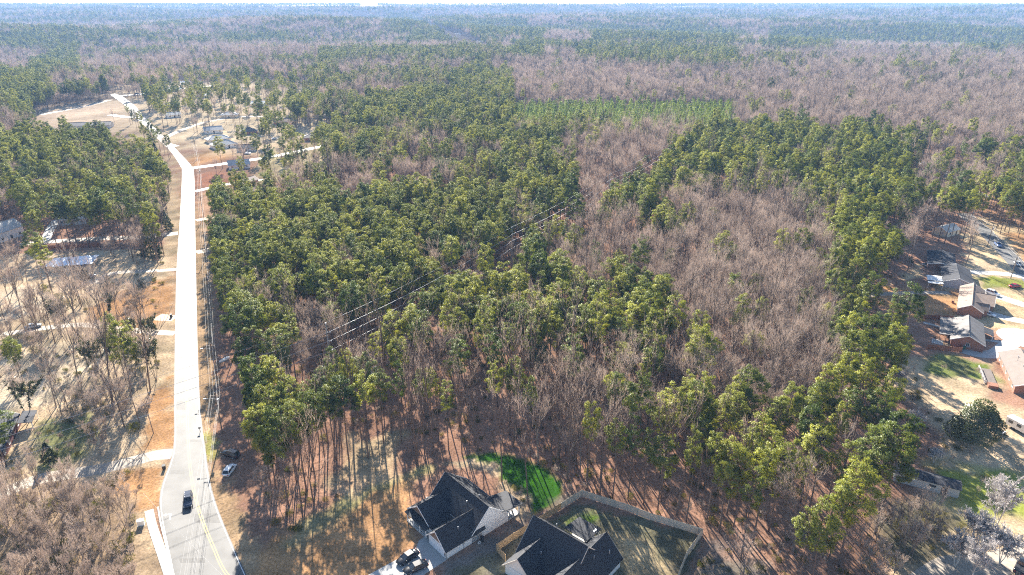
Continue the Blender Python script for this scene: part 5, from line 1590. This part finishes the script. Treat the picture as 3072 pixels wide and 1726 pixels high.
T1 = scatter(84, 330, 5.3, 1)
TX = scatter(100, 190, 3.4, 8)
mx = TX[4] == 't'
TB = scatter(140, 330, 7.0, 9)
mb_ = TB[4] == 'B'
T1 = tuple(np.concatenate([a_, b_[mx], c_[mb_]]) for a_, b_, c_ in zip(T1, TX, TB))
T2 = scatter(330, 820, 6.0, 2)
T3 = scatter(820, 1500, 8.2, 3)

# ---- the trees that show largest stand one by one
tx, ty_, tz, tk, tcv = T1
dcam = np.hypot(np.hypot(tx, ty_), CAM_H - 12)
ppx, ppy = pix(tx, ty_, tz + 14)
inview = (ppx > -40) & (ppx < 3112) & (ppy < 1800)
LAND = [(tuple(at(*p)[:2]), nm) for p, nm in (((693, 1368), 'the black SUV on the verge'), ((690, 1416), 'the white hatchback on the verge'), ((1128, 1128), 'the white storage tank'), ((673, 1080), 'the small white boat'),
        ((1700, 1480), 'the far corner of the grey privacy fence'), ((2120, 1600), 'the right corner of the grey privacy fence'), ((1480, 1380), 'the bright green lawn'), ((2916, 1324), 'the big glossy magnolia'),
        ((2820, 1490), 'the long grey shed'), ((2800, 1050), 'the red-brown patio fence'), ((2781, 800), 'the round trampoline'), ((1560, 800), 'the transmission pole halfway along the cut'), ((985, 1150), 'the transmission pole behind the front pines'),
        ((590, 660), 'the first dirt drive'), ((592, 755), 'the second dirt drive'), ((225, 800), 'the silvery-roofed house'), ((100, 983), 'the silver sedan under bare trees'), ((-8, 1345), 'the dark blue-roofed house'), ((514, 952), 'the black bin by the pale drive'), ((2820, 960), 'the fence between the brick houses'), ((2600, 1010), 'the narrow gravel drive'))]


def region_name(x, y):
    px, py = pix(x, y, 12)
    if px < 560 and x < -50:
        if py > 1150: return 'in the brushy lower left corner'
        if py > 980: return 'near the left gravel drives'
        if py > 780: return 'in the dormant yards left of the road'
        return 'in the woods left of the road'
    if y > 120 and (x + 49) * 83 - (y - 162) * 49 < 0:
        return 'in the roadside pine woods, ' + ('near part' if y < 200 else 'middle part' if y < 255 else 'back part')
    if px > 2450 and py > 1150: return 'by the grey shed, lower right'
    if px > 2450: return 'behind the right-hand houses'
    if y < 150:
        return 'in the front row, ' + ('beside the road' if px < 1150 else 'behind the green lawn' if px < 1650 else 'behind the grey fence' if px < 2120 else 'right of the fence')
    d_ = 'second row' if y < 165 else 'third row' if y < 182 else 'mid-depth' if y < 215 else 'far depth'
    if px > 1900: return 'in the broad bare woods, ' + d_ + (', left side' if px < 2200 else ', right side')
    return 'in the middle woods, ' + d_ + (', by the cut' if px < 1300 else ', centre' if px < 1600 else ', bare-wood side')


DONE = set()
def plant(name, part_names, shapes, loc, rz, sc, label, cat, group=None):
    t = bpy.data.objects.new(name, None)
    COL.objects.link(t)
    t.location = loc; t.rotation_euler = (0, 0, rz); t.scale = (sc[0], sc[0], sc[1])
    tag(t, label, cat, group)
    for nm, me in zip(part_names, shapes):
        o = bpy.data.objects.new(nm, me)
        COL.objects.link(o); o.parent = t
    return t


FLOOR = []
TC = ('trunk', 'crown')
# hand-placed trees with places of their own
rp = random.Random(3)
hand_p, hand_b = [], []
def hp(px, py, h, label, kind=None, w=None):
    p = at(px, py); i = rp.randrange(len(PINES)) if kind is None else kind
    h0 = PINE_H[i]
    hand_p.append((p.x, p.y))
    plant('pine_tree', TC, PINES[i], p, rp.uniform(0, 6.28), ((w or h / h0), h / h0), label, 'tree', 'pines along the wood edges')
def hbare(px, py, h, label, shapes=None, i=0, cat='tree', name='bare_tree', w=None):
    p = at(px, py)
    hand_b.append((p.x, p.y))
    plant(name, TC, (shapes or BARES)[i], p, rp.uniform(0, 6.28), ((w or h / 19.), h / 19.), label, cat, 'bare trees standing apart')
hp(1104, 1377, 23, 'tall lone pine with a very long bare trunk above the brown lawn', 3)
FR = [((1048, 1385), 22, 1), ((1008, 1380), 20, 5), ((945, 1440), 23, 0), ((919, 1470), 22, 1), ((866, 1517), 24, 4), ((817, 1490), 22, 0), ((840, 1430), 23, 4), ((830, 1465), 21, 6), ((985, 1330), 21, 5), ((812, 1392), 22, 4), ((900, 1375), 22, 2), ((800, 1335), 22, 6), ((840, 1330), 23, 1), ((1150, 1330), 20, 5)]
WORD = ['straight pine left of the lone long-trunked pine', 'dark-trunked pine wrapped in brush left of the lone pine', 'pine in the front row with a straight bare trunk over striped shadows', 'pine leaning slightly beside the straight front pine', 'nearest yellow-green pine of the front row, trunk reaching lowest', 'front-row pine at the corner of the dark roadside brush', 'bushy yellow-green pine in the front left clump', 'low-crowned pine at the roadside end of the front row', 'thin pine behind the lone pine', 'pine nearest the parked white hatchback', 'broad pine at the middle of the front left clump', 'pine behind the parked cars with the leftmost crown', 'pine at the back of the front left clump', 'slim pine right of the lone pine at the sandy opening']
for (p, h_, k_), lb in zip(FR, WORD): hp(*p, h_, lb, k_, .95)
for (p, h_, k_, lb) in (((2157, 1596), 22, 4, 'big pine just outside the right corner of the grey fence'), ((1974, 1531), 19, 2, 'slim pine behind the long back run of the grey fence'), ((1839, 1498), 20, 5, 'pine by the fence, near its far corner'), ((2091, 1498), 21, 3, 'dark pine in the row behind the grey fence'),
        ((2305, 1596), 22, 6, 'pine right of the fence among long shadows'), ((2484, 1690), 19, 5, 'slender leaning pine at the bottom right stand'), ((2515, 1699), 24, 4, 'thick-trunked pine nearest the bottom edge at right'), ((2627, 1601), 25, 4, 'largest pine before the long grey shed'), ((2560, 1560), 23, 0, 'bright-topped pine left of the largest pine by the shed'), ((2655, 1500), 22, 6, 'pine overhanging the grey shed\'s left end'), ((2590, 1440), 23, 1, 'pine behind the largest pine, towards the magnolia'), ((2420, 1560), 22, 0, 'lime-topped pine over the bare lower-right slope'), ((2250, 1500), 21, 1, 'pine in the second row right of the grey fence')):
    hp(*p, h_, lb, k_)
SL = [(960, 1340), (1010, 1310), (1060, 1290), (900, 1340), (870, 1400), (930, 1355), (1085, 1320), (1025, 1345), (975, 1385), (890, 1445), (1130, 1285), (1175, 1300), (1205, 1330), (1240, 1345), (1300, 1345), (1345, 1350), (1425, 1335), (1480, 1338), (1540, 1345), (1590, 1375), (1270, 1310), (1385, 1318), (1760, 1475), (1800, 1482), (1885, 1500), (1930, 1512), (2030, 1545), (2060, 1565), (1700, 1450), (2120, 1570), (2200, 1590), (2180, 1545)]
for i, q in enumerate(SL):
    where = 'in the sandy opening by the charcoal-roofed house' if q[0] < 1110 else 'at the forest edge behind the green lawn' if q[0] < 1650 else 'close behind the grey fence'
    if i % 5 in (0, 2, 4): hp(*q, 19 + (i * 7 % 5), 'slim %s pine, small high crown, %s' % (('straight', 'thin')[i % 2], where), [9, 5, 3][i % 3], .72)
    else:
        p = at(*q); hand_b.append((p.x, p.y)); s_ = .85 + .07 * (i % 4)
        plant('bare_tree', TC, POLES[i % 4], p, i * .8, (s_, s_), 'slender leafless pole-like tree ' + where, 'tree', 'slender trees ' + where)
for i, q in enumerate(((508, 480), (482, 456), (458, 436), (434, 412), (412, 392), (392, 376), (466, 474), (440, 446))):
    hp(*q, 17 + i % 4, ['nearest', 'second', 'third', 'fourth', 'fifth', 'farthest', 'inner nearer', 'inner farther'][i] + ' pine in the line left of the bending far road', i)
for i, q in enumerate(((495, 463), (462, 434), (446, 420), (420, 394), (398, 372), (512, 474))):
    hbare(*q, 15 + i % 3, ['second', 'third', 'fourth', 'fifth', 'farthest', 'nearest'][i] + ' bare tree in the line along the bending far road', i=i % 7)
for i, q in enumerate(((112, 744), (133, 743), (171, 742), (191, 740), (213, 740), (232, 739), (250, 737), (271, 736), (290, 735), (310, 733))):
    hp(*q, 19.5 + (i % 3), ['first', 'second', 'third', 'fourth', 'fifth', 'sixth', 'seventh', 'eighth', 'ninth', 'tenth'][i] + ' pine from the left in the thin row behind the silvery roof', [3, 1, 5][i % 3])
for i, qx in enumerate(((2796, 712), (2816, 724), (2833, 733), (2850, 728), (2871, 735), (2888, 724), (2908, 731))):
    hp(*qx, 23 + i % 3, ['first', 'second', 'third', 'fourth', 'fifth', 'sixth', 'seventh'][i] + ' pine from the left in the thin stand above the dark-roofed houses', [3, 1, 5][i % 3])
hp(62, 1147, 14, 'small yellow-crowned pine alone at the left edge', 6)
hp(18, 1400, 15, 'broad pine half covering the dark blue-roofed house', 4, .95)
hbare(2377, 1662, 20, 'tall grey bare tree with a fan crown at the bottom right', i=1)
hbare(1615, 1396, 18, 'pale bare tree at the end of the green lawn', i=3)
hbare(1704, 1437, 19, 'pale-stemmed bare tree between the green lawn and the fence', i=0)
hbare(2895, 800, 19, 'tall bare tree with one straight leaning trunk by the dark roofs', i=1)
hbare(2700, 975, 16, 'dark bare tree between the two right-hand back yards', i=2)
hbare(700, 600, 14, 'bare tree in the corner lawn by the olive-roofed house', i=6)
hbare(700, 480, 12, 'rounded grey bare tree before the pale hip-roofed house', i=2)
hbare(345, 372, 17, 'wide bare tree at the end of the long low grey house', i=4)
for i, (px_, py_, h_) in enumerate(((2905, 1650, 20), (2962, 1600, 20), (2850, 1700, 18), (2895, 1750, 16), (2985, 1690, 17))):
    p = at(px_ + 14, py_); hand_b.append((p.x, p.y))
    plant('pale_bare_tree', TC, PALES[i % 2], p, i * 1.3, (h_ / 11.5, h_ / 11.5), ['white-twigged bare tree in the middle of the lower right clump', 'white-twigged bare tree nearest the grey shed', 'white-twigged bare tree leftmost over the pale concrete', 'white-twigged bare tree lowest at the bottom edge', 'white-twigged bare tree nearest the dark pickup'][i], 'tree', 'white-twigged bare trees lower right')
for i, (px_, py_, h_) in enumerate(((2690, 1160, 12), (2740, 1300, 10), (2800, 1390, 9), (2580, 790, 13), (2560, 900, 12))):
    p = at(px_, py_)
    plant('pale_bare_tree', TC, PALES[i % 2], p, i * 1.7 + .4, (h_ / 11.5, h_ / 11.5), ['silvery bare tree at the edge of the green back lawn', 'silvery bare tree just left of the magnolia', 'low silvery bare tree between the magnolia and the shed', 'silvery bare tree left of the trampoline', 'silvery bare tree by the narrow gravel drive'][i], 'tree', 'silvery bare trees at the wood edge')
plant('magnolia_tree', TC, (mag_trunk, mag_crown), at(2916, 1330), .5, (1.02, 1.0), 'big dense dark glossy evergreen with a domed crown on the right lawn', 'tree')
for (px_, py_, i, s_, lb) in ((455, 770, 0, 1.1, 'dense dark conifer beside the road at the left verge'), (500, 690, 1, 1.0, 'smaller dense conifer above the dark one at the left verge'), (330, 870, 2, .8, 'small dark clipped conifer in the silvery-roofed house\'s yard'), (258, 840, 2, .7, 'narrow dark conifer at the porch of the silvery-roofed house'), (150, 1385, 2, .75, 'bright small evergreen beside the curved gravel drive'), (455, 995, 2, .7, 'dark green shrub-like conifer where two drives meet the road'), (1740, 745, 0, .9, 'dark column of ivy and cedar in the clearing beside the cut'), (1950, 770, 1, .8, 'dark dense evergreen at the clearing\'s right end'),
                              (318, 276, 0, 1.1, 'dark conifer at the far end of the pale road'), (705, 250, 0, 1.2, 'tall dark conifer deep in the far suburb'), (290, 262, 1, 1.2, 'dark conifer left of the far farm track'), (470, 480, 0, .9, 'dark conifer at the road corner of the left pine block'), (905, 330, 0, 1.1, 'dark conifer behind the brown ranch house')):
    plant('cedar_tree', TC, CEDARS[i], at(px_, py_), px_ * .1, (s_, s_), lb, 'tree', 'dense conifers')
IVL = ['ivy-clad stems nearest the dark blue-roofed house', 'ivy-clad tree leftmost of the clump under the wires', 'ivy-clad tree second in the clump under the wires', 'ivy-clad tree third in the clump under the wires', 'ivy-clad tree nearest the road in the clump under the wires', 'ivy-clad pole-like trunk by the pale path', 'ivy-clad tree behind the clump', 'ivy-clad stem right of the silver sedan']
for i, (px_, py_) in enumerate(((90, 1260), (290, 1147), (352, 1139), (406, 1130), (469, 1143), (345, 1010), (430, 1060), (185, 1010))):
    p = at(px_, py_); hand_b.append((p.x, p.y))
    plant('ivy_tree', ('trunk', 'twigs', 'ivy'), IVY[i % 3], p, i * 1.1, (1.2, 1.1 + .08 * (i % 3)), IVL[i], 'tree', 'ivy-clad trees left of the road')

hx = np.array(hand_p + hand_b)
near_hand = np.array([np.min(np.hypot(hx[:, 0] - a_, hx[:, 1] - b_)) < 2.6 for a_, b_ in zip(tx, ty_)])
live = ~near_hand
order = np.argsort(dcam)
npine, nbare = 300 - len(hand_p), 300 - len(hand_b) - 60
single = np.zeros(tx.size, bool)
cp = cb = 0
for i in order:
    if not live[i] or not inview[i]: continue
    if tk[i] == 0 and cp < npine: single[i] = True; cp += 1
    elif tk[i] == 1 and cb < nbare: single[i] = True; cb += 1
sel = np.where(single)[0]
special = {}
for kk, kn in ((0, 'pine'), (1, 'bare tree')):
    ids = [i for i in sel if tk[i] == kk]
    for (lx, ly), nm in LAND:
        dd_ = sorted((math.hypot(tx[i] - lx, ty_[i] - ly), i) for i in ids)
        for n_, (d_, i) in enumerate(dd_[:3]):
            if d_ < 22 and i not in special:
                special[i] = (['woodland %s nearest to ', 'woodland %s second nearest to ', 'woodland %s third nearest to '][n_] % kn) + nm
for i in sel:
    x, y = float(tx[i]), float(ty_[i]); reg = region_name(x, y)
    s_ = rp.uniform(.74, 1.1); k_ = tk[i]
    wf = rp.uniform(.86, 1.18)
    ht_ = 'short' if s_ < .85 else ('tall' if s_ > .99 else 'mid-height')
    wd_ = 'narrow' if wf < .97 else ('broad' if wf > 1.07 else 'rounded')
    if k_ == 0:
        lb = special.get(i) or '%s pine with %s green crown %s' % (ht_, wd_, reg)
        pi_ = rp.randrange(len(PINES))
        if tcv[i] in 'Ftu': pi_ = rp.choice((1, 3, 5, 7, 9, 10)); wf *= .88; s_ = min(1.08, s_ * 1.06)
        t = plant('pine_tree', TC, PINES[pi_], (x, y, 0), 0, (s_ * wf, s_), lb, 'tree', 'pines ' + reg)
    else:
        q = BARES if tcv[i] not in 'S' else (BARES + SAPS)
        if tcv[i] in 'tu' or rp.random() < .25: q = POLES
        if tcv[i] == 'S': s_ *= .78
        lb = special.get(i) or '%s leafless tree with %s crown %s' % (ht_, wd_, reg)
        t = plant('bare_tree', TC, q[rp.randrange(len(q))], (x, y, 0), 0, (s_ * wf, s_), lb, 'tree', 'bare trees ' + reg)
    t.rotation_euler = (rp.uniform(-.04, .04), rp.uniform(-.04, .04), rp.uniform(0, 6.28))

# brush: small bare saplings and bushes on the ground
def fill(poly_px, cell, seed):
    P = np.array([at(*p)[:2] for p in poly_px]); lo, hi = P.min(0), P.max(0)
    r = np.random.default_rng(seed)
    a = np.arange(lo[0], hi[0], cell); b = np.arange(lo[1], hi[1], cell)
    A, B = np.meshgrid(a, b); A = A.ravel() + r.uniform(-.45, .45, A.size) * cell; B = B.ravel() + r.uniform(-.45, .45, B.size) * cell
    ok = (sdist(P, A, B) > 0) & free(A, B, 6)
    return A[ok], B[ok]
BR = [([(-40, 1490), (330, 1480), (430, 1560), (450, 1726), (480, 1850), (-60, 1850)], 2.7, 'in the lower left brush', 95), ([(200, 1250), (330, 1180), (420, 1250), (390, 1370), (250, 1380)], 4.5, 'in the scrub above the left drive', 40),
      ([(30, 860), (200, 860), (330, 930), (420, 900), (430, 1100), (200, 1120), (0, 1060)], 7.5, 'in the yard around the silver sedan', 40), ([(640, 1500), (760, 1440), (880, 1560), (1000, 1760), (760, 1760)], 3.6, 'in the dark brush right of the road', 60), ([(2540, 1660), (2660, 1590), (2800, 1580), (2860, 1640), (2790, 1780), (2540, 1800)], 2.9, 'in the scrub below the grey shed', 46)]
for poly, cell, reg, mx_ in BR:
    A, B = fill(poly, cell, int(cell * 10))
    pr_ = np.random.default_rng(int(cell * 7)).permutation(len(A))[:mx_]
    qx_, qy_ = pix(A, B, np.zeros(len(A)))
    tx3 = np.quantile(qx_, [.33, .67]); ty2 = np.median(qy_)
    for j, i in enumerate(pr_):
        spot = ', ' + ('upper' if qy_[i] < ty2 else 'lower') + (' left' if qx_[i] < tx3[0] else ' middle' if qx_[i] < tx3[1] else ' right') + ' part'
        sz_ = rp.uniform(.95, 1.6)
        if j % 4 == 3:
            plant('bush', ('stem', 'foliage'), BUSHES[j % 3], (A[i], B[i], 0), j * .7, (rp.uniform(.8, 1.5), rp.uniform(.8, 1.4)), 'low olive bush ' + reg + spot, 'bush', 'bushes ' + reg)
        else:
            plant('sapling', TC, SAPS[j % 4], (A[i], B[i], 0), j * .9, (rp.uniform(.85, 1.2), sz_), ('short' if sz_ < 1.15 else 'taller' if sz_ > 1.4 else 'mid-sized') + ' leafless sapling ' + reg + spot, 'sapling', 'saplings ' + reg)

# ---- the rest of the woods
def scatter_stuff(name, parts, pts, label):
    """one object: points that carry a copy of one of the tree shapes each"""
    x, y, z, idx, sc, rot = pts
    me = bpy.data.meshes.new(name)
    me.vertices.add(len(x))
    me.vertices.foreach_set('co', np.stack([x, y, z], 1).astype(np.float32).ravel())
    for nm, typ, arr in (('pick', 'INT', idx), ('size', 'FLOAT', sc), ('turn', 'FLOAT', rot)):
        at_ = me.attributes.new(nm, typ, 'POINT')
        at_.data.foreach_set('value', np.asarray(arr, np.int32 if typ == 'INT' else np.float32))
    me.update()
    o = bpy.data.objects.new(name, me)
    COL.objects.link(o)
    tag(o, label, kind='stuff')
    colx = bpy.data.collections.new(name + '_shapes')
    for i, p in enumerate(parts):
        p.name = '%s_%02d' % (name, i)
        colx.objects.link(p)
    ng = bpy.data.node_groups.new(name, 'GeometryNodeTree')
    ng.interface.new_socket('Geometry', in_out='INPUT', socket_type='NodeSocketGeometry')
    ng.interface.new_socket('Geometry', in_out='OUTPUT', socket_type='NodeSocketGeometry')
    gi, go = ng.nodes.new('NodeGroupInput'), ng.nodes.new('NodeGroupOutput')
    ip = ng.nodes.new('GeometryNodeInstanceOnPoints')
    ci = ng.nodes.new('GeometryNodeCollectionInfo')
    ci.inputs['Collection'].default_value = colx
    ci.inputs['Separate Children'].default_value = True
    ci.inputs['Reset Children'].default_value = True
    def attr(nm, typ):
        a = ng.nodes.new('GeometryNodeInputNamedAttribute'); a.data_type = typ
        a.inputs['Name'].default_value = nm
        return a.outputs['Attribute']
    cx = ng.nodes.new('ShaderNodeCombineXYZ')
    ng.links.new(attr('turn', 'FLOAT'), cx.inputs['Z'])
    er = ng.nodes.new('FunctionNodeEulerToRotation')
    ng.links.new(cx.outputs[0], er.inputs[0])
    ng.links.new(gi.outputs[0], ip.inputs['Points'])
    ng.links.new(ci.outputs[0], ip.inputs['Instance'])
    ip.inputs['Pick Instance'].default_value = True
    ng.links.new(attr('pick', 'INT'), ip.inputs['Instance Index'])
    ng.links.new(er.outputs[0], ip.inputs['Rotation'])
    ng.links.new(attr('size', 'FLOAT'), ip.inputs['Scale'])
    ng.links.new(ip.outputs[0], go.inputs[0])
    md = o.modifiers.new('scatter', 'NODES'); md.node_group = ng
    return o


PJ = [joined('p', *q) for q in PINES]; YJ = [joined('y', *q) for q in YOUNG]; BJ = [joined('b', *q) for q in BARES + POLES[:2]]
r9 = np.random.default_rng(99)
def gather(kind_, nshape):
    X_, Y_, Z_ = [], [], []
    for k, T in enumerate((T1, T2, T3)):
        msk = T[3] == kind_
        if k == 0: msk = msk & ~single & live
        X_.append(T[0][msk]); Y_.append(T[1][msk]); Z_.append(T[2][msk])
    X_, Y_, Z_ = map(np.concatenate, (X_, Y_, Z_))
    n = len(X_)
    far = np.clip((Y_ - 700) / 800, 0, 1)
    return X_, Y_, Z_ - .1, r9.integers(0, nshape, n), r9.uniform(.70, 1.1, n) * (1 + .25 * far), r9.uniform(0, 6.28, n)
scatter_stuff('pine_woods', PJ, gather(0, len(PJ)), 'green pine woods stretching back beyond the nearer trees')
scatter_stuff('bare_woods', BJ, gather(1, len(BJ)), 'grey and brown leafless woods stretching back beyond the nearer trees')
scatter_stuff('pine_plantation', YJ, gather(2, len(YJ)), 'bright green even block of young pines in the middle distance')

# far woods
T4 = scatter(1500, 3200, 12.5, 4); T5 = scatter(3200, 7400, 25, 5)
fx, fy, fz, fk = (np.concatenate([T4[i], T5[i]]) for i in range(4))
fs = np.concatenate([r9.uniform(.85, 1.25, len(T4[0])), r9.uniform(1.1, 1.5, len(T5[0]))])
scatter_stuff('far_woods', [joined('f', *q) for q in PINES[:4] + BARES[:4]], (fx, fy, fz - .3, np.where(fk == 1, 4, 0) + r9.integers(0, 4, len(fx)), fs, r9.uniform(0, 6.28, len(fx))), 'hazy mixed woods running to the horizon')
print('counts', len(T1[0]), len(T2[0]), len(T3[0]), len(fx), 'singles', cp, cb)

# low growth under the woods and in the yards
r8 = np.random.default_rng(17)
n_ = 9000
ux = r8.uniform(-150, 190, n_); uy = 85 + 230 * r8.uniform(0, 1, n_) ** 1.3
ok = free(ux, uy, 7) & (np.abs(ux) < .8 * uy + 30)
ok &= (vnoise(ux, uy, 14, 71) > np.where(ux < -60, .45, .30))
ux, uy = ux[ok], uy[ok]
UJ = [joined('u', *q) for q in SAPS + BUSHES]
ui = r8.integers(0, 7, len(ux))
scatter_stuff('undergrowth', UJ, (ux, uy, np.zeros(len(ux)), ui, np.where(ui < 4, r8.uniform(.12, .42, len(ux)), r8.uniform(.25, .75, len(ux))), r8.uniform(0, 6.28, len(ux))), 'low twigs and scrub under the trees and along the yards')
